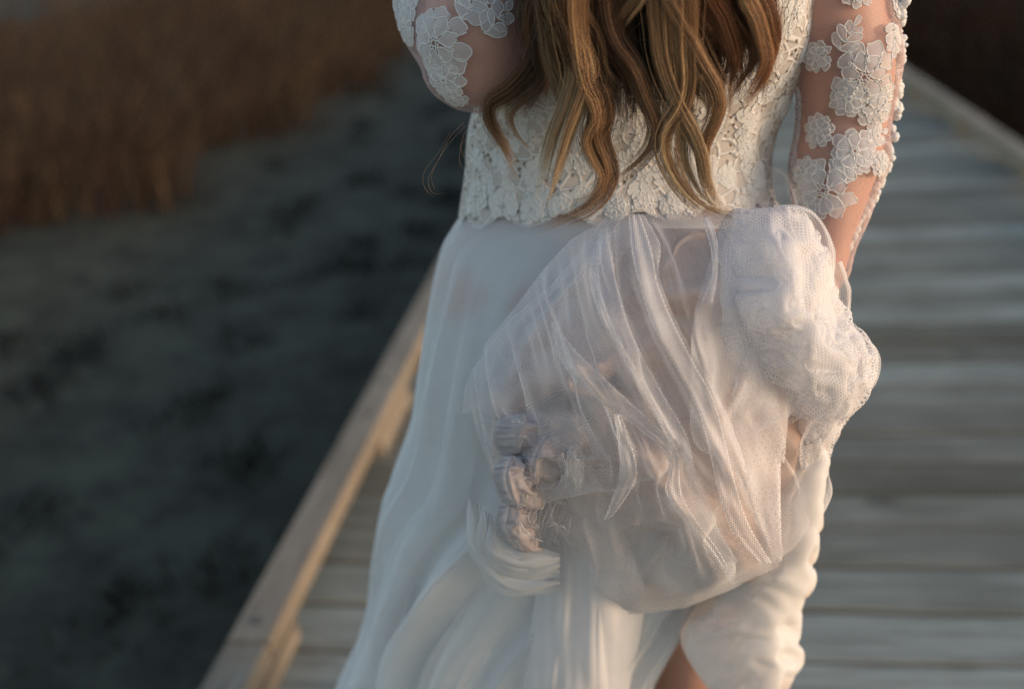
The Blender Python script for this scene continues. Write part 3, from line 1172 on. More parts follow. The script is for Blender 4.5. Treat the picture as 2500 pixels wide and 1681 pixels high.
def upsample(D, nv, nu):
    """Catmull-Rom in both directions"""
    def up(A, n):
        m = len(A)
        t = np.linspace(0, m - 1, n)
        i = np.clip(np.floor(t).astype(int), 0, m - 2)
        f = (t - i).reshape((-1,) + (1,) * (A.ndim - 1))
        g = lambda q: A[np.clip(q, 0, m - 1)]
        a, b_, c, d = g(i - 1), g(i), g(i + 1), g(i + 2)
        return 0.5 * (2 * b_ + (c - a) * f + (2 * a - 5 * b_ + 4 * c - d) * f ** 2 + (3 * b_ - a - 3 * c + d) * f ** 3)
    return up(up(D, nv).swapaxes(0, 1), nu).swapaxes(0, 1)


def crumpled(P, cv, cu, pin=None, **kw):
    """buckle a coarse copy of the sheet, then carry the movement over to the fine one"""
    nv, nu = P.shape[:2]
    iv, iu = np.linspace(0, nv - 1, cv).round().astype(int), np.linspace(0, nu - 1, cu).round().astype(int)
    C_ = P[np.ix_(iv, iu)]
    D = relax(C_, pin=None if pin is None else pin[np.ix_(iv, iu)], **kw) - C_
    return P + upsample(D, nv, nu)


# ------------------------------------------------------------------ skirt
SK = [  # traced rows: y, left, slit edge, right, half depth
    (455, 1074, 1795, 1735, 0.093), (475, 1066, 1795, 1745, 0.105), (497, 1052, 1800, 1765, 0.116), (535, 1030, 1800, 1785, 0.124), (580, 1008, 1800, 1795, 0.132), (680, 985, 1800, 1800, 0.14), (780, 965, 1800, 1800, 0.147),
    (860, 952, 1800, 1800, 0.15), (960, 940, 1790, 1795, 0.153), (1030, 918, 1780, 1785, 0.156), (1090, 897, 1740, 1775, 0.158), (1150, 881, 1690, 1765, 0.16),
    (1250, 872, 1600, 1750, 0.165), (1330, 868, 1520, 1740, 0.17), (1400, 860, 1468, 1730, 0.174), (1470, 838, 1452, 1710, 0.18), (1568, 785, 1428, 1700, 0.19),
    (1700, 725, 1420, 1690, 0.21), (2000, 590, 1380, 1720, 0.26), (2290, 450, 1340, 1780, 0.30)]


def skirt_grid(grow, nrow, ncol, pleat, seed, th_end=6.3, slit_pad=0):
    rows = smooth(SK, nrow)
    out, uv = [], []
    wvs = [Waves(seed + q, 10, 2.5, 9) for q in range(2)]
    fade = Waves(seed + 9, 8, 0.6, 2.0)
    u = np.linspace(0, 1, ncol)
    for y_, l, s, rr, b_ in rows:
        a0, a1 = at(l * DS, y_ * DS, 1.0), at(rr * DS, y_ * DS, 1.0)
        cx, a_ = (a0[0] + a1[0]) / 2, (a1[0] - a0[0]) / 2 + grow
        z = max(a0[2], 0.03)
        cy = BY + 0.008 - 0.018 * min(1.0, max(0.0, (y_ - 480) / 200.0))
        sx = at((s + slit_pad) * DS, y_ * DS, cy - b_)[0]
        ths = math.acos(max(-0.95, min(0.95, (sx - cx) / a_)))
        t = ths + (th_end - ths) * u
        depth = min(1.0, max(0.0, (y_ - 480) / 400.0))
        tb = np.linspace(0.35, th_end, ncol)          # pleats follow fixed lines of the cloth
        f = wvs[0](tb * 0.42, y_ * 0.00016) + 0.6 * wvs[1](tb * 0.9, y_ * 0.00022)
        f = f + 1.3 * (0.6 - np.abs(np.sin(tb * 15 + 2.6 * fade(tb * 0.25, y_ * 0.0004))) ** 0.7) * np.clip(0.4 + wvs[0](tb * 0.2 + 3, y_ * 0.0002), 0, 1)
        dd = pleat * depth * f * (0.8 + 0.5 * fade(tb * 0.2, y_ * 0.0006))
        x = cx + (a_ + dd) * np.cos(t)
        yy = cy - (b_ + grow + dd) * np.sin(t)
        out.append(np.stack([x, yy, np.full(ncol, z)], -1))
        uv.append(np.stack([tb * 0.16, np.full(ncol, z)], -1))
    return np.array(out), np.array(uv)


G, U = skirt_grid(-0.012, 190, 520, 0.008, 61)
skirt = mesh_obj("skirt", G.reshape(-1, 3), grid_faces(*G.shape[:2]), M_SKIRT, uv=U.reshape(-1, 2))
part_of(skirt, person)
for gr_, am_, sd_ in ((-0.008, 0.010, 71), (-0.002, 0.012, 81), (0.003, 0.012, 91)):
    G, U = skirt_grid(gr_, 170, 560, am_, sd_, slit_pad=-8)
    ov = mesh_obj("tulle_overskirt", G.reshape(-1, 3), grid_faces(*G.shape[:2]), M_TULLE_S, uv=U.reshape(-1, 2))
    part_of(ov, person)


# ------------------------------------------------------------------ sheets traced row by row
def seg_dist(px, py, poly):
    best = np.full(px.shape, 1e9)
    along = np.zeros(px.shape)
    L = 0.0
    tot = sum(math.dist(poly[i], poly[i + 1]) for i in range(len(poly) - 1))
    for (x0, y0_), (x1, y1) in zip(poly[:-1], poly[1:]):
        dx, dy = x1 - x0, y1 - y0_
        l2 = dx * dx + dy * dy
        t = np.clip(((px - x0) * dx + (py - y0_) * dy) / l2, 0, 1)
        d = np.hypot(px - x0 - t * dx, py - y0_ - t * dy)
        k_ = d < best
        best = np.where(k_, d, best)
        along = np.where(k_, (L + t * math.sqrt(l2)) / tot, along)
        L += math.sqrt(l2)
    return best, along


class Sheet:
    """cloth surface: rows (y, left, right, Y) in tracing units, domed towards the camera, with ridges and noise"""
    def __init__(self, rows, bulge=0.05, power=2.2, vpow=2.2, ridges=(), noise=0.003, nscale=0.008, seed=1, ends=(1, 1), aniso=(1, 1), soft=False):
        self.soft = soft
        self.rows = smooth(rows, 240)
        self.yv = self.rows[:, 0]
        self.b, self.p, self.vp = bulge, power, vpow
        self.ridges = ridges
        self.noise, self.ns = noise, nscale
        self.w = Waves(seed, 18, 0.6, 3.0, aniso)
        self.ends = ends

    def Y(self, px, py):
        """px, py in tracing units"""
        L, R, Y0 = (np.interp(py, self.yv, self.rows[:, k_]) for k_ in (1, 2, 3))
        u = np.clip((px - L) / (R - L), 0, 1)
        v = np.clip((py - self.yv[0]) / (self.yv[-1] - self.yv[0]), 0, 1)
        du = np.clip(1 - np.abs(2 * u - 1) ** self.p, 0, 1) ** (1.0 if self.soft else 1 / self.p)
        vv = 2 * v - 1
        e = np.where(vv < 0, self.ends[0], self.ends[1])
        dv = np.clip(1 - e * np.abs(vv) ** self.vp, 0, 1) ** (0.8 if self.soft else 1 / self.vp)
        Y_ = Y0 - self.b * du * dv
        for poly, wd, h in self.ridges:
            d, al = seg_dist(px, py, poly)
            Y_ = Y_ - h * np.exp(-(d / wd) ** 2) * np.clip(np.minimum(al, 1 - al) * 6, 0.15, 1)
        return Y_ - self.noise * self.w(px * self.ns, py * self.ns) * (0.3 + 0.7 * du)

    def build(self, name, mat, nu, nv, crumple=None):
        v = np.linspace(0, 1, nv)
        py = self.yv[0] + (self.yv[-1] - self.yv[0]) * v
        L, R = np.interp(py, self.yv, self.rows[:, 1]), np.interp(py, self.yv, self.rows[:, 2])
        u = 0.5 - 0.5 * np.cos(np.linspace(0, np.pi, nu)) * 1.0
        u = 0.5 * u + 0.5 * np.linspace(0, 1, nu)
        PXX = L[:, None] + (R - L)[:, None] * u[None, :]
        PYY = np.repeat(py[:, None], nu, 1)
        Yv = self.Y(PXX, PYY)
        V_ = at_arr(PXX * DS, PYY * DS, Yv)
        if crumple:
            V_ = crumpled(V_, **crumple)
        uv = np.stack([PXX * DS * PX * 0.9, PYY * DS * PX * 0.9], -1)
        ob = mesh_obj(name, V_.reshape(-1, 3), grid_faces(nv, nu), mat, uv=uv.reshape(-1, 2))
        return ob


# nude satin pulled up inside the bunch
satin = Sheet([(520, 1430, 1680, 0.877), (580, 1360, 1760, 0.867), (680, 1270, 1820, 0.862), (800, 1180, 1860, 0.857), (920, 1130, 1892, 0.857), (1050, 1115, 1882, 0.857),
               (1150, 1150, 1862, 0.857), (1250, 1230, 1830, 0.857), (1320, 1340, 1770, 0.857), (1370, 1450, 1670, 0.862)],
              bulge=0.05, ridges=[
                  ([(1510, 720), (1520, 620), (1560, 555), (1640, 545)], 32, 0.040), ([(1530, 690), (1620, 640), (1700, 600)], 26, 0.018),
                  ([(1180, 860), (1290, 880), (1400, 790)], 42, 0.028), ([(1200, 940), (1330, 925)], 18, -0.05), ([(1370, 900), (1400, 830)], 30, -0.055),
                  ([(1130, 1010), (1260, 1000), (1330, 1030)], 28, 0.026), ([(1150, 960), (1300, 962)], 14, -0.03), ([(1430, 1010), (1530, 1130), (1660, 1290)], 55, 0.046), ([(1380, 1180), (1500, 1290), (1640, 1365)], 36, -0.045),
                  ([(1480, 1230), (1560, 1330), (1640, 1370)], 26, -0.045), ([(1560, 820), (1600, 980), (1680, 1120)], 40, 0.018), ([(1700, 760), (1760, 900), (1800, 1100)], 44, 0.02)],
              noise=0.0025, seed=101, soft=True)
gath = empty("gathered_skirt", (0, 0, 0))
gath.parent = person
gath.matrix_parent_inverse = Matrix.Translation(-Vector(person.location))


def sub(o, par=None):
    o.parent = par or gath
    o.matrix_parent_inverse = Matrix.Identity(4)
    return o


sub(satin.build("satin_lining", M_SATIN, 150, 150, dict(cv=22, cu=24, eu=1.06, ev=1.05, iters=120, lim=0.02, seed=3, kick=0.004, nfold=4.0, bend=2, vfold=6)))

# sheer net thrown over the bunch
DIAG = [[(1430, 510), (1450, 640), (1500, 770), (1580, 920), (1670, 1090), (1760, 1260)], [(1345, 610), (1375, 760), (1450, 900), (1570, 1040), (1700, 1190)],
        [(1262, 745), (1335, 865), (1435, 1000), (1540, 1140), (1640, 1290)], [(1560, 640), (1590, 800), (1650, 980), (1730, 1150)], [(1290, 670), (1330, 790), (1400, 900)],
        [(1480, 560), (1540, 700), (1620, 860)], [(1700, 860), (1640, 960)], [(1820, 900), (1830, 1020), (1815, 1160)]]
net = Sheet([(484, 1380, 1650, 0.862), (498, 1340, 1710, 0.86), (530, 1296, 1770, 0.86), (600, 1235, 1810, 0.86), (680, 1170, 1835, 0.86), (760, 1105, 1850, 0.86), (850, 1066, 1870, 0.86), (950, 1055, 1890, 0.86),
             (1050, 1080, 1880, 0.86), (1150, 1150, 1885, 0.86), (1230, 1235, 1860, 0.86), (1310, 1318, 1800, 0.85), (1360, 1362, 1700, 0.845), (1398, 1415, 1545, 0.84)],
            bulge=0.112, power=2.6, vpow=3.0, ridges=[(d, 11, 0.006) for d in DIAG] + [(d, 40, 0.006) for d in DIAG[:4]], noise=0.003, nscale=0.006, seed=102, soft=True)
RIBS = [[(1670, 486), (1750, 640), (1830, 800), (1892, 950), (1884, 1130)], [(1600, 485), (1650, 640), (1730, 850), (1815, 1060), (1850, 1220)], [(1520, 486), (1560, 650), (1630, 850), (1720, 1070), (1795, 1275)],
        [(1440, 488), (1470, 650), (1540, 830), (1640, 1050), (1740, 1300)], [(1370, 505), (1390, 660), (1450, 830), (1550, 1030), (1670, 1340)], [(1300, 545), (1320, 690), (1380, 850), (1460, 1030), (1560, 1384)],
        [(1240, 610), (1260, 740), (1310, 880), (1370, 1050), (1450, 1396)], [(1180, 690), (1200, 800), (1240, 920), (1290, 1080), (1370, 1370)], [(1110, 775), (1130, 860), (1165, 960), (1215, 1100), (1320, 1310)],
        [(1066, 870), (1075, 940), (1095, 1010), (1140, 1110), (1250, 1240)]]


def fan(base, nu, nv, off=0.0, u0=0.0, u1=1.0):
    """grid whose columns follow the traced fold lines from the top left of the bunch to the lower right"""
    R_ = np.array([smooth(q, nv) for q in RIBS])           # ribs, nv, 2
    t = np.linspace(u0, u1, nu) * (len(RIBS) - 1)
    i0 = np.clip(np.floor(t).astype(int), 0, len(RIBS) - 2)
    f = t - i0
    out = []
    for k in range(nv):
        c = smooth(R_[:, k], 161)
        # spaced by rib number, not by length
        Pn = np.stack([np.interp(t, np.arange(len(RIBS)), R_[:, k, q]) for q in (0, 1)], -1)
        out.append(Pn)
    Q = np.array(out)
    Yv = base.Y(Q[..., 0], Q[..., 1]) - off
    return at_arr(Q[..., 0] * DS, Q[..., 1] * DS, Yv), Q


for k, (off, eu_, lim_, nf_, mt, bd, ua, ub) in enumerate(((0.0, 1.05, 0.010, 6.0, M_TULLE, 50, 0, 1), (0.008, 1.16, 0.012, 5.0, M_TULLE_F, 34, 0.42, 0.97))):
    G, Q = fan(net, 170, 90, off, ua, ub)
    G = crumpled(G, 16, bd, eu=eu_, ev=1.0, iters=200, lim=lim_, seed=700 + k, kick=0.007, nfold=nf_, bend=2, vfold=1.2)
    uvx = np.concatenate([np.zeros((90, 1)), np.cumsum(np.linalg.norm(np.diff(G, axis=1), axis=2), axis=1)], 1)
    uvy = np.concatenate([np.zeros((1, 170)), np.cumsum(np.linalg.norm(np.diff(G, axis=0), axis=2), axis=0)], 0)
    sub(mesh_obj("tulle_net", G.reshape(-1, 3), grid_faces(90, 170), mt, uv=np.stack([uvx, uvy], -1).reshape(-1, 2)))


def strip(path, widths, mat, base, off=0.006, arch=0.010, name="tulle_fold", n=90, m=15, seed=0, flat=5.0):
    """folded length of tulle: an arched strip that follows a path over the sheet below"""
    P = smooth(path, n)
    Wd = np.interp(np.linspace(0, 1, n), np.linspace(0, 1, len(widths)), widths)
    T = np.gradient(P, axis=0)
    T /= np.linalg.norm(T, axis=1)[:, None] + 1e-9
    N_ = np.stack([-T[:, 1], T[:, 0]], -1)
    wv_ = Waves(200 + seed, 10, 0.5, 2.5)
    t = np.linspace(0, 1, n)
    Wd = Wd * (1 + 0.22 * wv_(t * 2, 0 * t))
    s = np.sin(np.linspace(-np.pi / 2, np.pi / 2, m))
    Q = P[:, None, :] + N_[:, None, :] * (s[None, :, None] * Wd[:, None, None])
    Yb = base.Y(Q[..., 0], Q[..., 1]) if base is not None else np.zeros(Q.shape[:2])
    bump = arch * np.clip(1 - np.abs(s) ** flat, 0, 1)[None, :] * (0.7 + 0.3 * wv_(t * 1.5, t))[:, None]
    cr = 0.0022 * Waves(300 + seed, 8, 1.0, 3.0)(s[None, :] * 1.2 + 0 * t[:, None], t[:, None] * 0.5)
    Yv = Yb - off - bump - cr
    V_ = at_arr(Q[..., 0] * DS, Q[..., 1] * DS, Yv)
    uv = np.stack([s[None, :] * Wd[:, None] * DS * PX, np.repeat((t * np.linalg.norm(np.diff(P, axis=0), axis=1).sum() * DS * PX)[:, None], m, 1)], -1)
    return mesh_obj(name, V_.reshape(-1, 3), grid_faces(n, m), mat, uv=uv.reshape(-1, 2))


def c4(x, y):
    return ((1050 + x / 2.033) / DS, (464 + y / 2.033) / DS)


def c6(x, y):
    return ((781 + x / 1.768) / DS, (977 + y / 1.768) / DS)


def panel(ea, eb, mat, base, off=0.006, arch=0.006, name="tulle_fold", n=90, m=41, seed=0, roll=9.0, creases=3):
    """one thickness of folded net between two traced fold lines, its edges rolled over"""
    A, B = smooth(ea, n), smooth(eb, n)
    s = np.linspace(0, 1, m)
    s = 0.5 - 0.5 * np.cos(np.pi * s) * 0.6 + (s - 0.5) * 0.4
    Q = A[:, None, :] * (1 - s)[None, :, None] + B[:, None, :] * s[None, :, None]
    t = np.linspace(0, 1, n)
    prof = np.clip(1 - np.abs(2 * s - 1) ** roll, 0, 1)
    wv_ = Waves(400 + seed, 10, 0.5, 1.6)
    cr = 0.0022 * Waves(430 + seed, 8, 0.6, creases * 0.6)(s[None, :] * 1.4 + 0 * t[:, None], t[:, None] * 0.35)
    Yv = base.Y(Q[..., 0], Q[..., 1]) - off - 0.006 - arch * prof[None, :] * (0.75 + 0.25 * wv_(t * 1.2, t))[:, None] - cr * prof[None, :]
    V_ = at_arr(Q[..., 0] * DS, Q[..., 1] * DS, Yv)
    uv = Q * DS * PX
    return mesh_obj(name, V_.reshape(-1, 3), grid_faces(n, m), mat, uv=uv.reshape(-1, 2))


def L4(*q):
    return [c4(*p) for p in q]


def L6(*q):
    return [c6(*p) for p in q]


PANELS = [
    # the wide white fold from the top of the bunch to the lower right
    (L4((935, 150), (918, 330), (950, 560), (1050, 800), (1150, 1020), (1230, 1240)) + L6((1620, 430), (1700, 640), (1790, 800)), L4((1060, 118), (1142, 270), (1135, 420), (1200, 600), (1300, 800), (1420, 1010), (1530, 1240)) + L6((1900, 520), (1990, 715)), 0.007, 0.007),
    (L4((985, 120), (1000, 300), (1040, 470), (1110, 680), (1230, 900), (1340, 1120)) + L6((1760, 520), (1890, 700)), L4((1040, 118), (1100, 300), (1130, 460), (1200, 640), (1310, 860), (1420, 1080)) + L6((1830, 480), (1950, 700)), 0.013, 0.005),
    # the fold beside it on the left
    (L4((830, 250), (790, 430), (840, 620), (950, 850), (1080, 1060), (1190, 1280)) + L6((1500, 330), (1650, 560), (1780, 790)), L4((925, 190), (915, 360), (950, 580), (1040, 790), (1150, 1000), (1280, 1230)) + L6((1640, 400), (1800, 690)), 0.004, 0.006),
    (L4((810, 280), (800, 430), (850, 620), (960, 840), (1080, 1040), (1190, 1250)), L4((850, 260), (840, 430), (880, 610), (990, 830), (1110, 1030), (1220, 1230)), 0.010, 0.004),
    # the narrow dense fold crossing lower left to right
    (L4((600, 655), (640, 830), (760, 980), (900, 1090), (1040, 1190), (1190, 1340)) + L6((1500, 420), (1700, 680), (1770, 790)), L4((612, 648), (712, 780), (840, 910), (970, 1030), (1110, 1160), (1230, 1290)) + L6((1570, 420), (1730, 660), (1790, 790)), 0.008, 0.006),
    (L4((650, 470), (700, 640), (800, 820), (930, 990), (1060, 1130)), L4((790, 330), (800, 560), (880, 740), (1010, 940), (1120, 1110)), 0.001, 0.004),
    # hanging net left of centre
    (L4((610, 740), (655, 950), (740, 1150), (800, 1330)) + L6((1030, 240), (1060, 420), (1130, 560), (1140, 800)), L4((625, 745), (800, 990), (940, 1170), (960, 1330)) + L6((1180, 260), (1240, 440), (1310, 650), (1352, 838)), 0.003, 0.006),
    (L6((1150, 180), (1150, 330), (1135, 560), (1150, 740), (1200, 840)), L6((1170, 190), (1225, 430), (1300, 650), (1340, 800), (1352, 842)), 0.012, 0.007),
    (L6((1270, 60), (1290, 220), (1290, 330), (1240, 480), (1225, 510)), L6((1300, 60), (1368, 280), (1345, 380), (1270, 490), (1232, 515)), 0.016, 0.006),
    (L6((1020, 250), (1040, 330), (1000, 400)), L6((1050, 220), (1070, 340), (1040, 420)), 0.012, 0.010),
    # right-hand panels
    (L4((1440, 200), (1335, 520), (1300, 700), (1298, 960), (1310, 1250)) + L6((1790, 300), (1900, 560), (1985, 705)), L4((1700, 500), (1690, 760), (1720, 1000), (1760, 1250)) + L6((1990, 250), (1992, 600), (2020, 650)), 0.003, 0.007),
    (L4((1590, 720), (1490, 940), (1395, 1115), (1340, 1200)), L4((1560, 700), (1460, 930), (1385, 1105), (1335, 1195)), 0.012, 0.004),
    (L4((1590, 740), (1510, 960), (1500, 1160), (1560, 1340)) + L6((1850, 420), (1950, 690)), L4((1830, 960), (1780, 1120), (1760, 1340)) + L6((1988, 300), (1995, 690)), 0.008, 0.006),
    (L4((1350, 140), (1390, 280), (1400, 420), (1345, 560)), L4((1385, 130), (1425, 250), (1425, 430), (1400, 560)), 0.009, 0.005),
    (L6((1880, 520), (1930, 640), (1975, 730)), L6((1900, 515), (1975, 650), (2010, 735)), 0.018, 0.006),
    # sheer edge thrown out over the skirt at upper left
    (L4((880, 120), (620, 450), (400, 640), (290, 780), (190, 930), (150, 1100)), L4((960, 130), (760, 430), (560, 660), (470, 840), (420, 1000), (400, 1120)), 0.002, 0.005),
    (L4((720, 300), (540, 500), (380, 680), (300, 800)), L4((740, 320), (580, 520), (430, 690), (340, 830)), 0.008, 0.004),
    # lower hem of the net and its turned edge
    (L6((1140, 720), (1190, 845), (1290, 918), (1480, 905), (1740, 820)), L6((1160, 690), (1220, 810), (1310, 885), (1480, 872), (1730, 790)), 0.004, 0.003),
    (L6((1560, 640), (1600, 600), (1680, 570)), L6((1566, 652), (1606, 612), (1684, 580)), 0.004, 0.003),
]
for i, (ea, eb, off, arch) in enumerate(PANELS):
    if i in (5, 7, 11, 14, 16, 18):
        continue
    sub(panel(ea, eb, M_TULLE_F if i % 3 else M_TULLE, net, off, arch, seed=i))

# thick white layers at the hand, upper right
white = Sheet([(476, 1690, 1790, 0.85), (500, 1650, 1835, 0.85), (560, 1634, 1872, 0.85), (640, 1630, 1900, 0.855), (720, 1625, 1924, 0.855), (760, 1635, 1956, 0.855), (810, 1650, 1980, 0.855),
               (860, 1690, 1980, 0.855), (910, 1740, 1958, 0.855), (960, 1785, 1925, 0.855), (1010, 1815, 1898, 0.855)],
              bulge=0.10, power=2.2, ridges=[([(1640, 560), (1700, 640), (1730, 760)], 40, 0.006), ([(1650, 680), (1740, 700), (1800, 760)], 26, 0.005), ([(1785, 510), (1800, 640), (1775, 800)], 34, 0.007), ([(1868, 580), (1858, 700), (1835, 870)], 22, 0.008),
                                   ([(1850, 760), (1930, 780), (1960, 840), (1900, 930)], 34, 0.007), ([(1640, 740), (1740, 820), (1850, 900)], 34, 0.005)], noise=0.001, nscale=0.01, seed=104, soft=True)
sub(white.build("tulle_layers", M_TULLE_W, 120, 140, dict(cv=24, cu=18, eu=1.10, ev=1.08, iters=150, lim=0.02, seed=11, kick=0.008, nfold=4.0, bend=2, vfold=7)))
sub(white.build("tulle_layers", M_TULLE_F, 120, 140, dict(cv=40, cu=32, eu=1.2, ev=1.16, iters=160, lim=0.022, seed=12, kick=0.008, nfold=6.0, bend=2, vfold=6)))
white2 = Sheet([(500, 1660, 1820, 0.86), (580, 1640, 1850, 0.86), (680, 1632, 1870, 0.86), (780, 1640, 1880, 0.86), (870, 1680, 1870, 0.86), (940, 1730, 1850, 0.86)], bulge=0.10, noise=0.001, nscale=0.01, seed=105, soft=True)
sub(white2.build("tulle_layers", M_SOFT, 90, 90, dict(cv=20, cu=16, eu=1.12, ev=1.1, iters=120, lim=0.02, seed=13, kick=0.008, nfold=4.0, bend=2, vfold=6)))
puff = Sheet([(735, 1850, 1945, 0.87), (770, 1820, 1972, 0.87), (830, 1810, 1989, 0.87), (880, 1815, 1980, 0.87), (930, 1830, 1950, 0.87), (1000, 1830, 1905, 0.87), (1090, 1800, 1880, 0.87)], bulge=0.07, noise=0.004, seed=106,
             ridges=[([(1900, 760), (1945, 820), (1930, 900)], 16, 0.012)])
sub(puff.build("tulle_puff", M_TULLE_F, 80, 100, dict(cv=18, cu=14, eu=1.1, ev=1.08, iters=120, lim=0.02, seed=14, kick=0.006, nfold=3.0, bend=2, vfold=5)))
for i, (p_, w_, off, arch) in enumerate([
        ([(1640, 530), (1632, 640), (1630, 740), (1650, 800)], [10, 20, 22, 12], -0.02, 0.012), ([(1870, 560), (1882, 640), (1878, 760), (1850, 900)], [12, 20, 24, 14], 0.002, 0.010),
        ([(1760, 480), (1840, 500), (1875, 570), (1885, 660)], [14, 24, 26, 14], 0.0, 0.012), ([(1900, 600), (1918, 660), (1920, 730)], [14, 22, 16], -0.03, 0.014), ([(1930, 750), (1975, 800), (1978, 860), (1935, 920)], [14, 20, 22, 12], 0.0, 0.010)]):
    sub(strip(p_, w_, M_TULLE_W, white, off, arch, name="tulle_fold", seed=40 + i))

# small loops of net standing up at the waist, beside the arm
loopb = Sheet([(360, 1600, 1900, 0.865), (620, 1600, 1900, 0.865)], bulge=0.0, noise=0.0)
for i, (p_, w_, off) in enumerate((
        ([(1700, 560), (1712, 480), (1740, 420), (1768, 410), (1788, 450), (1796, 520), (1800, 580)], [14, 30, 34, 36, 34, 30, 14], 0.0),
        ([(1665, 560), (1705, 505), (1745, 485), (1785, 505), (1815, 560), (1830, 600)], [10, 26, 30, 30, 26, 10], 0.012),
        ([(1600, 505), (1660, 500), (1730, 510), (1800, 540), (1860, 600)], [6, 16, 22, 26, 12], 0.016))):
    sub(strip(p_, w_, M_LOOP, loopb, off, 0.016, name="tulle_loop", seed=170 + i, n=70, m=17, flat=2.0))

# crumpled ruffles at the left of the bunch and the swag below it
flatb = Sheet([(900, 1000, 1400, 0.80), (1400, 1000, 1400, 0.80)], bulge=0.0, noise=0.0)
r = np.random.default_rng(91)
RUF = []
# tucks of satin with net drawn round them
for k, (rows, bl_, sat) in enumerate((
        ([(942, 1165, 1290, 0.79), (962, 1132, 1330, 0.79), (1000, 1124, 1338, 0.79), (1036, 1142, 1300, 0.79)], 0.030, True),
        ([(985, 1235, 1300, 0.775), (1020, 1195, 1315, 0.775), (1062, 1178, 1306, 0.775), (1098, 1200, 1275, 0.775)], 0.026, True),
        ([(1036, 1150, 1190, 0.775), (1062, 1126, 1207, 0.775), (1100, 1126, 1218, 0.775), (1140, 1146, 1232, 0.775), (1160, 1180, 1226, 0.775)], 0.028, True),
        ([(1128, 1142, 1196, 0.79), (1165, 1131, 1216, 0.79), (1205, 1134, 1222, 0.79), (1240, 1158, 1224, 0.79), (1258, 1190, 1226, 0.79)], 0.024, True),
        ([(1015, 1286, 1310, 0.77), (1050, 1278, 1322, 0.77), (1090, 1280, 1326, 0.77), (1120, 1296, 1320, 0.77)], 0.016, False))):
    if sat:
        sub(Sheet(rows, bulge=bl_, noise=0.001, nscale=0.01, seed=130 + k).build("satin_tuck", M_TUCK, 60, 60, dict(cv=18, cu=14, eu=1.03, ev=1.22, iters=120, lim=0.015, seed=20 + k, kick=0.005, nfold=2.0, bend=2, vfold=16)))
    sub(Sheet([(y - 3 if n_ == 0 else y, l - 4, q + 4, Yv - 0.002) for n_, (y, l, q, Yv) in enumerate(rows)], bulge=bl_ + 0.007, noise=0.001, nscale=0.01, seed=140 + k).build("tulle_tuck", M_LOOP if sat else M_TULLE_S, 60, 60, dict(cv=18, cu=16, eu=1.1, ev=1.2, iters=120, lim=0.015, seed=30 + k, kick=0.005, nfold=2.0, bend=2, vfold=12)))
for k in range(16):                    # loose crumples of net between the tucks
    cx, cy = r.uniform(1140, 1290), r.uniform(960, 1210)
    a, bend, ln = r.uniform(-0.6, 1.4), r.normal(0, 1.3), r.uniform(30, 80)
    p_, x, y = [], cx, cy
    for q in range(5):
        p_.append((x, y))
        x, y = x + math.cos(a) * ln / 4, y + math.sin(a) * ln / 4
        a += bend / 4 + r.normal(0, 0.25)
    wd = r.uniform(3, 8)
    RUF.append((p_, [1, wd, wd * 1.1, wd * 0.8, 1], r.uniform(0.025, 0.05), r.uniform(0.004, 0.008), M_TULLE_F))
for k in range(9):                    # swag of gathered tulle under the tucks
    e = k / 8.0
    RUF.append(([(1066 + 62 * e + r.normal(0, 4), 1130 + 50 * e), (1082 + 50 * e, 1240 + r.normal(0, 3)), (1130 + 34 * e, 1312 - 54 * e + r.normal(0, 3)), (1190 + 10 * e, 1338 - 74 * e + r.normal(0, 3)), (1275, 1334 - 70 * e + r.normal(0, 4))],
                [2, 17, 22, 19, 4], -0.022 + 0.026 * e + r.normal(0, 0.002), 0.011, M_SOFT if k % 2 else M_TULLE_S))
for k in range(0):                     # long soft gathers running down from the swag
    x0 = 1140 + 18 * k + r.normal(0, 6)
    sp = (k - 6) * 12 - 10
    wd = r.uniform(6, 13)
    RUF.append(([(x0, 1336 - 3 * k), (x0 + sp * 0.25, 1410), (x0 + sp * 0.6 + r.normal(0, 5), 1500), (x0 + sp + r.normal(0, 6), 1640)], [1, wd * 0.6, wd, wd * 1.4], -0.036 + r.normal(0, 0.003), 0.006, M_TULLE_S))
for k in range(8):
    x0 = 1205 + 12 * k
    RUF.append(([(x0 + 34, 1120 + r.normal(0, 8)), (x0 + 12, 1175), (x0 - 5 + r.normal(0, 5), 1235 + r.normal(0, 10))], [2, 4, 0.6], 0.022, 0.003, M_TULLE_F))
for i, (p_, w_, off, arch, mt) in enumerate(RUF):
    sub(strip(p_, w_, mt, flatb, off, arch, name="tulle_ruffle", seed=60 + i, n=60, m=11, flat=3.0))
# soft full panel below the bunch
for k, rows in enumerate(([(1120, 1290, 1350, 0.83), (1180, 1255, 1400, 0.835), (1260, 1235, 1440, 0.84), (1350, 1220, 1468, 0.845), (1450, 1205, 1458, 0.845), (1568, 1180, 1434, 0.845), (1750, 1140, 1420, 0.845)],
                          [(1160, 1300, 1360, 0.84), (1260, 1262, 1430, 0.845), (1400, 1265, 1452, 0.85), (1568, 1275, 1424, 0.85), (1750, 1285, 1405, 0.85)])):
    sub(Sheet(rows, bulge=0.035, noise=0.004, nscale=0.012, seed=150 + k, soft=True, ends=(1, 0), aniso=(1.0, 0.15),
              ridges=[([(1300, 1200), (1290, 1350), (1250, 1600)], 14, 0.005), ([(1370, 1250), (1375, 1400), (1350, 1600)], 22, 0.005)]).build("tulle_panel", M_SOFT, 120, 150))

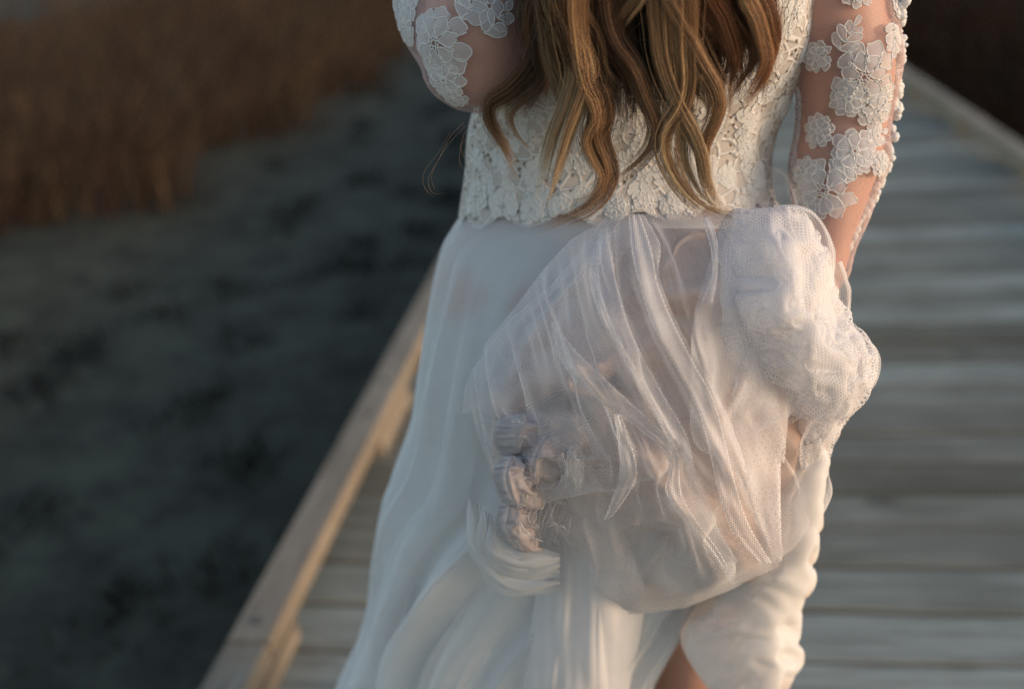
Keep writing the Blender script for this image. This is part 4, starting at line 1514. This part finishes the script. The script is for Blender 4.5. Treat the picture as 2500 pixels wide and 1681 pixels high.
# cream drape falling at the right, open over the leg
drape = Sheet([(930, 1770, 1905, 0.90), (1000, 1775, 1892, 0.90), (1090, 1765, 1872, 0.90), (1200, 1740, 1860, 0.90), (1300, 1680, 1848, 0.90), (1362, 1600, 1834, 0.90),
               (1400, 1566, 1822, 0.90), (1440, 1552, 1818, 0.90), (1480, 1566, 1818, 0.90), (1530, 1604, 1808, 0.90), (1575, 1650, 1785, 0.90), (1650, 1645, 1745, 0.905), (1720, 1680, 1715, 0.91)],
              bulge=0.085, power=2.0, vpow=4.0, ridges=[([(1540, 1400), (1610, 1490), (1690, 1570), (1740, 1640)], 20, 0.0042), ([(1575, 1390), (1660, 1490), (1770, 1580)], 20, 0.0048), ([(1620, 1375), (1700, 1465), (1815, 1545)], 20, 0.0054), ([(1680, 1350), (1750, 1430), (1830, 1490)], 17, 0.0054),
                                              ([(1700, 1330), (1770, 1385), (1818, 1430)], 16, 0.0054), ([(1710, 1290), (1780, 1340), (1842, 1362)], 18, 0.0060), ([(1690, 1310), (1670, 1400), (1700, 1500)], 30, -0.006), ([(1855, 1150), (1840, 1220), (1780, 1300)], 21, 0.0060), ([(1870, 980), (1850, 1080), (1790, 1200)], 27, 0.0060)],
              noise=0.0015, nscale=0.012, seed=120, soft=True)
M_CHIFFON = tulle("cream_chiffon", (0.88, 0.82, 0.78), 0.66, 0.86, hexed=False, vary=0.15, trans=0.5)
_dr = drape.build("cream_drape", M_CHIFFON, 110, 200, dict(cv=24, cu=10, eu=1.01, ev=1.01, iters=60, lim=0.005, seed=41, kick=0.002, nfold=1.5, bend=2, vfold=20))
SCAL = [(985, 8), (1055, 4), (1130, 7), (1180, 13), (1250, 12), (1325, 17), (1425, 8), (1503, 19), (1560, 8)]


def scallop_edge(o, nu, nv, y0_, y1):
    """push the right rim of the drape out into soft scallops"""
    me = o.data
    co = np.zeros(len(me.vertices) * 3)
    me.vertices.foreach_get("co", co)
    co = co.reshape(nv, nu, 3)
    py = np.linspace(y0_, y1, nv)
    amt = np.zeros(nv)
    for yc, h in SCAL:
        amt = np.maximum(amt, h * np.clip(1 - ((py - yc) / 34.0) ** 2, 0, 1) ** 0.6)
    u = np.linspace(0, 1, nu)
    co[..., 0] += (amt * DS * PX)[:, None] * np.clip((u - 0.45) / 0.55, 0, 1)[None, :] ** 2
    me.vertices.foreach_set("co", co.ravel())
    me.update()


scallop_edge(_dr, 110, 200, 930, 1720)
sub(_dr)
for k, (o_, e_) in enumerate(((0.005, 1.03), (0.007, 1.045))):
    drape.rows[:, 3] -= o_
    _d2 = drape.build("tulle_drape", M_TULLE_S, 110, 200, dict(cv=26, cu=10, eu=1.02, ev=e_, iters=110, lim=0.006, seed=43 + k, kick=0.004, nfold=2.0, bend=2, vfold=14))
    scallop_edge(_d2, 110, 200, 930, 1720)
    sub(_d2)
rim = Sheet([(1375, 1480, 1502, 0.87), (1440, 1468, 1497, 0.87), (1500, 1452, 1492, 0.87), (1568, 1432, 1488, 0.87), (1700, 1415, 1480, 0.87), (1900, 1385, 1470, 0.87)], bulge=0.006, noise=0.002, seed=121)
sub(rim.build("tulle_hem", M_TULLE_F, 20, 120))

# ------------------------------------------------------------------ hair
def c2(x, y):
    return (1300 + x * 0.38272, y * 0.38272)


def c1(x, y):
    return (900 + x / 2.8, y / 2.8)


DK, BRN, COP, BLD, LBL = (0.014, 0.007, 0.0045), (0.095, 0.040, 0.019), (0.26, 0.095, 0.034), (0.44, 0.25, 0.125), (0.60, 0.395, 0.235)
LOCKS = [  # points, half-width px (start, mid, end), colours (root, mid, tip), count, Y
    ([c2(*q) for q in ((150, -40), (200, 150), (262, 380), (258, 520), (200, 690), (130, 850), (85, 1020), (50, 1180), (12, 1330))], (16, 13, 5), (BRN, BLD, LBL), 120, 0.835),
    ([c2(*q) for q in ((210, -20), (260, 200), (335, 370), (358, 500), (320, 640), (255, 810), (190, 1010), (135, 1190), (75, 1385))], (18, 15, 5), (BRN, BLD, LBL), 150, 0.83),
    ([c2(*q) for q in ((60, -60), (90, 120), (160, 260), (230, 350), (250, 480))], (26, 22, 10), (DK, BRN, BRN), 120, 0.85),
    ([c2(*q) for q in ((240, -60), (330, 90), (420, 250), (450, 420), (510, 530), (585, 625))], (24, 20, 5), (BRN, COP, BLD), 120, 0.84),
    ([c2(*q) for q in ((230, -60), (240, 120), (270, 300), (380, 520), (430, 700), (400, 850), (430, 960), (475, 1060), (470, 1160), (420, 1250), (330, 1330), (180, 1400), (20, 1490))], (22, 24, 9), (BRN, BRN, BLD), 170, 0.84),
    ([c2(*q) for q in ((290, -60), (290, 200), (330, 520), (390, 640), (420, 780), (350, 880), (385, 1000), (455, 1120), (430, 1220), (300, 1290), (140, 1290))], (14, 16, 8), (BRN, BLD, BLD), 100, 0.835),
    ([c2(*q) for q in ((480, -60), (520, 240), (640, 420), (720, 620), (785, 780), (770, 920), (680, 1040), (560, 1130), (480, 1190), (440, 1240))], (20, 17, 8), (DK, BRN, BLD), 140, 0.84),
    ([c2(*q) for q in ((690, -60), (640, 30), (570, 120), (500, 210), (435, 300))], (15, 15, 8), (BRN, BLD, BLD), 110, 0.835),
    ([c2(*q) for q in ((470, -60), (420, 60), (360, 160), (300, 260))], (16, 14, 8), (BRN, COP, BRN), 80, 0.84),
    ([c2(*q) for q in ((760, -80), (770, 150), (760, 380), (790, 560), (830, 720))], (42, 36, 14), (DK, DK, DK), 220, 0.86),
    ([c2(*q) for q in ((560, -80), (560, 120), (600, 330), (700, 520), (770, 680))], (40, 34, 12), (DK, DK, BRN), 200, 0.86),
    ([c2(*q) for q in ((800, -60), (812, 180), (830, 380), (890, 570), (950, 700), (1030, 850), (1085, 1000), (1105, 1140), (1170, 1290), (1290, 1370), (1400, 1380))], (12, 15, 6), (BRN, BLD, LBL), 120, 0.835),
    ([c2(*q) for q in ((1000, -60), (990, 280), (1000, 520), (960, 700), (890, 790), (845, 880), (860, 1010), (930, 1160), (1040, 1290), (1180, 1370), (1370, 1388))], (10, 13, 6), (COP, BLD, LBL), 120, 0.835),
    ([c2(*q) for q in ((960, -60), (950, 300), (955, 600), (960, 850), (950, 980), (990, 1110), (1080, 1260), (1210, 1350), (1380, 1375))], (12, 14, 6), (BRN, BLD, LBL), 90, 0.84),
    ([c2(*q) for q in ((850, -60), (900, 80), (1000, 260), (1090, 430), (1180, 580), (1190, 700), (1140, 830), (1100, 920), (1095, 1040), (1120, 1180), (1200, 1320), (1300, 1365))], (18, 18, 6), (BRN, BLD, BLD), 150, 0.84),
    ([c2(*q) for q in ((930, -60), (1050, 90), (1150, 220), (1195, 330), (1180, 430))], (24, 18, 8), (DK, COP, BRN), 130, 0.845),
    ([c2(*q) for q in ((1130, -60), (1210, 120), (1270, 300), (1290, 420), (1230, 510), (1140, 550), (1060, 540))], (24, 20, 10), (DK, COP, BRN), 140, 0.85),
    ([c2(*q) for q in ((1240, -60), (1310, 120), (1400, 260), (1410, 400), (1330, 520), (1260, 640), (1200, 740))], (24, 20, 7), (DK, BRN, COP), 140, 0.855),
    ([c2(*q) for q in ((1360, -60), (1420, 100), (1470, 280), (1490, 400), (1440, 520), (1370, 620), (1290, 720))], (20, 18, 6), (BRN, BLD, COP), 150, 0.845),
    ([c2(*q) for q in ((1480, -60), (1535, 100), (1552, 230), (1520, 380), (1460, 500), (1400, 600), (1330, 690))], (14, 14, 5), (BRN, COP, COP), 110, 0.855),
    ([c2(*q) for q in ((1010, -60), (1030, 300), (1060, 560), (1130, 660), (1130, 770), (1080, 880), (1060, 960))], (16, 14, 6), (DK, BRN, BLD), 90, 0.85),
    ([c2(*q) for q in ((860, 330), (930, 430), (1030, 490), (1120, 500), (1200, 460))], (6, 8, 5), (BRN, BLD, BLD), 40, 0.835),
    ([c1(*q) for q in ((1130, -60), (1180, 120), (1220, 320), (1220, 480), (1150, 620), (1060, 760), (1020, 880))], (17, 16, 8), (DK, BRN, BRN), 130, 0.905),
    ([c1(*q) for q in ((1200, -60), (1210, 200), (1130, 460), (960, 650), (830, 720), (850, 850), (930, 980), (1000, 1130), (1045, 1270))], (20, 18, 6), (DK, BRN, BLD), 150, 0.916),
    ([c1(*q) for q in ((1230, -60), (1240, 300), (1190, 560), (1050, 690), (960, 790), (1000, 920), (1080, 1010), (1140, 1060))], (16, 15, 6), (DK, BRN, BLD), 110, 0.914),
    ([c1(*q) for q in ((1210, -60), (1220, 220), (1240, 420), (1300, 620), (1330, 760), (1280, 900), (1230, 1050), (1200, 1200))], (16, 14, 5), (BRN, BLD, LBL), 80, 0.85),
]


def lock_strands(pts, wds, cols, cnt, Y0, seed, n=42, rad=0.00021):
    r = np.random.default_rng(1000 + seed)
    pts = list(pts)
    if pts[0][1] < 60:                   # goes on up to the head above the frame
        x0, y0_ = pts[0]
        pre = [(1705 + (x0 - 1600) * 0.35, -1010, 0.95), (1700 + (x0 - 1600) * 0.45, -760, 0.935), (1665 + (x0 - 1600) * 0.7, -470, Y0 + 0.035), (1615 + (x0 - 1600) * 0.92, -220, Y0 + 0.01)]
    else:
        pre = []
    P3 = [(x, y, Yv) for x, y, Yv in pre] + [(x, y, Y0) for x, y in pts]
    n_ = n + (18 if pre else 0)
    G_ = smooth(P3, n_)
    t = np.linspace(0, 1, n_)
    T = np.gradient(G_[:, :2], axis=0)
    T /= np.linalg.norm(T, axis=1)[:, None] + 1e-9
    N_ = np.stack([-T[:, 1], T[:, 0]], -1)
    Wd = np.interp(t, [0, 0.45, 1], wds) * 1.8
    P, C_ = [], []
    rc = [np.array(c) for c in cols]
    nsub = max(3, int(cnt / 34))
    for sb in range(nsub):
        so, ss, sY = r.normal(0, 0.55), r.normal(0, 0.75), r.normal(0, 0.5)
        sp1, sf1, sa1 = r.uniform(0, 6.28), r.uniform(0.7, 1.8), r.uniform(0.1, 0.45)
        tip = r.uniform(0.9, 1.0)
        st0 = 0.0 if pre else 0.35 * r.random() ** 1.5
        sv = math.exp(r.normal(-0.05, 0.3))
        sw = r.uniform(0.2, 0.62)
        for k_ in range(max(4, cnt // nsub)):
            a_, b_ = r.normal(0, 0.7), r.normal(0, 0.6)
            if r.random() < 0.10:
                a_ *= r.uniform(1.8, 4.5)
            ph, fr, am = r.uniform(0, 6.28), r.uniform(0.8, 2.6), r.uniform(0.02, 0.16)
            te, ts = tip * r.uniform(0.93, 1.0), st0 * r.uniform(0.6, 1.0)
            tt = ts + t * (te - ts)
            gx, gy, gY = (np.interp(tt, t, G_[:, q]) for q in range(3))
            nxx, nyy = np.interp(tt, t, N_[:, 0]), np.interp(tt, t, N_[:, 1])
            w_ = np.interp(tt, t, Wd)
            off = (so + ss * (t - 0.4) + sa1 * np.sin(sf1 * 6.28 * t + sp1)) * w_ * 0.8 + (a_ * (1.25 - 0.75 * t) + 0.35 * am * np.sin(fr * 6.28 * t + ph)) * w_ * sw * 1.6
            dY = -0.00045 * w_ * (sY * 0.8 + b_ * 0.5 + 0.5 * np.sin(sf1 * 5 * t + sp1))
            P.append(np.stack([gx + nxx * off, gy + nyy * off, gY + dY], -1))
            v_ = sv * math.exp(r.normal(0, 0.25))
            c_ = np.stack([np.interp(tt, [0, 0.45, 0.72, 1] if pre else [0, 0.1, 0.5, 1], [rc[0][q], rc[0][q] * 0.6 + rc[1][q] * 0.4, rc[1][q], rc[2][q]]) for q in range(3)], -1) * v_
            if r.random() < 0.10:
                c_ = c_ * 0.35 + 0.65 * np.array(BLD)
            C_.append(np.minimum(c_, 0.7))
    return np.array(P), np.array(C_), rad


def strand_mesh(name, sets, parent):
    Vs, Fs, Cs = [], [], []
    o = 0
    for P, C_, rad in sets:
        S, n, _ = P.shape
        W_ = at_arr(P[..., 0], P[..., 1], P[..., 2])
        T = np.gradient(W_, axis=1)
        T /= np.linalg.norm(T, axis=2)[..., None] + 1e-12
        e1 = np.cross(T, np.array([0.0, 1.0, 0.05]))
        e1 /= np.linalg.norm(e1, axis=2)[..., None] + 1e-12
        e2 = np.cross(T, e1)
        tap = np.clip(np.minimum(1.0, (1 - np.linspace(0, 1, n)) * 5 + 0.15), 0, 1) * rad
        ring = []
        for a in (np.pi / 2, np.pi / 2 + 2.094, np.pi / 2 + 4.189):
            ring.append(W_ + tap[None, :, None] * (math.cos(a) * e1 + math.sin(a) * e2))
        V_ = np.stack(ring, 2)          # S,n,3,3
        Vs.append(V_.reshape(-1, 3))
        Cs.append(np.repeat(C_[:, :, None, :], 3, 2).reshape(-1, 3))
        s_, i_, j_ = np.meshgrid(np.arange(S), np.arange(n - 1), np.arange(3), indexing='ij')
        b0 = o + s_ * n * 3
        j2 = (j_ + 1) % 3
        Fs.append(np.stack([b0 + i_ * 3 + j_, b0 + i_ * 3 + j2, b0 + (i_ + 1) * 3 + j2, b0 + (i_ + 1) * 3 + j_], -1).reshape(-1, 4))
        o += S * n * 3
    ob = mesh_obj(name, np.vstack(Vs), np.vstack(Fs), M_HAIR, colors=np.vstack(Cs))
    sub(ob, parent)
    return ob


hair = empty("hair", (0, 0, 0))
hair.parent = person
hair.matrix_parent_inverse = Matrix.Translation(-Vector(person.location))
for i, (pts, wds, cols, cnt, Y0) in enumerate(LOCKS):
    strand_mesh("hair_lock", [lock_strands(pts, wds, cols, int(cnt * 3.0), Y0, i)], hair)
# dark under-layer
r = np.random.default_rng(77)
sets = []
for i in range(60):
    x0 = 1290 + 590 * (i + 0.5) / 60 + r.uniform(-8, 8)
    L = 235 + 110 * math.sin((x0 - 1290) / 590 * math.pi) + r.uniform(-30, 30)
    pts = [(x0, -60)] + [(x0 + r.uniform(-14, 14) + 22 * math.sin(q * 4 + i), -60 + (L + 60) * q) for q in (0.25, 0.5, 0.75, 1.0)]
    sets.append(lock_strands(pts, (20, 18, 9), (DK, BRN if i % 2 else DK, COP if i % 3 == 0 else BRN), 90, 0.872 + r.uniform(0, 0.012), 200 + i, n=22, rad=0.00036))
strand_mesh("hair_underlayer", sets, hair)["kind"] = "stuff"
# crown over the back of the head
sets = []
for i in range(40):
    a = -1.5 + 3.0 * i / 39
    top = head_c + np.array([0, -0.01, 0.116])
    mid = head_c + np.array([0.082 * math.sin(a), -0.100 * math.cos(a), 0.02])
    low = head_c + np.array([0.085 * math.sin(a), -0.095 * math.cos(a) - 0.01, -0.15])
    W_ = smooth([top, head_c + np.array([0.05 * math.sin(a), -0.065 * math.cos(a), 0.09]), mid, low], 16)
    c_ = (W_ - CAMP) @ W2C.T
    pts = [(IW / 2 + FPX * q[0] / -q[2], IH / 2 - FPX * q[1] / -q[2], w[1]) for q, w in zip(c_, W_)]
    P = np.array(pts)[None] + r.normal(0, 1, (50, 1, 3)) * np.array([16, 10, 0.004])
    sets.append((P, np.tile(np.array(BRN) * 0.7, (50, 16, 1)), 0.0007))
strand_mesh("hair_crown", sets, hair)
# flyaways
sets = []
for i, pts in enumerate(([c1(660, 820), c1(560, 920), c1(470, 1050), c1(395, 1180), c1(390, 1270), c1(440, 1340), c1(540, 1345)], [c1(700, 900), c1(650, 1000), c1(650, 1100), c1(680, 1160)],
                         [c2(1130, 100), c2(1230, 20), c2(1290, -60)], [c2(830, 0), c2(835, 300), c2(820, 600), c2(850, 800)], [c2(500, 220), c2(640, 240), c2(760, 290), c2(860, 380)],
                         [c2(980, 560), c2(840, 680), c2(700, 780), c2(590, 860)], [c2(870, 1130), c2(900, 1230), c2(890, 1320)], [c2(1430, 220), c2(1500, 330), c2(1560, 380)],
                         [c2(-80, 700), c2(-140, 900), c2(-90, 1100)], [c2(350, 1300), c2(200, 1380), c2(60, 1440), c2(-60, 1470)])):
    P, C_, _ = lock_strands([(x, y + 61) if j == 0 and y < 60 else (x, y) for j, (x, y) in enumerate(pts)], (5, 8, 8), (BLD, BLD, LBL), 4, 0.85, 300 + i, n=24)
    sets.append((P[::5], C_[::5], 0.00013))
strand_mesh("flyaway_strands", sets, hair)["kind"] = "stuff"
print("built", len(bpy.data.objects))
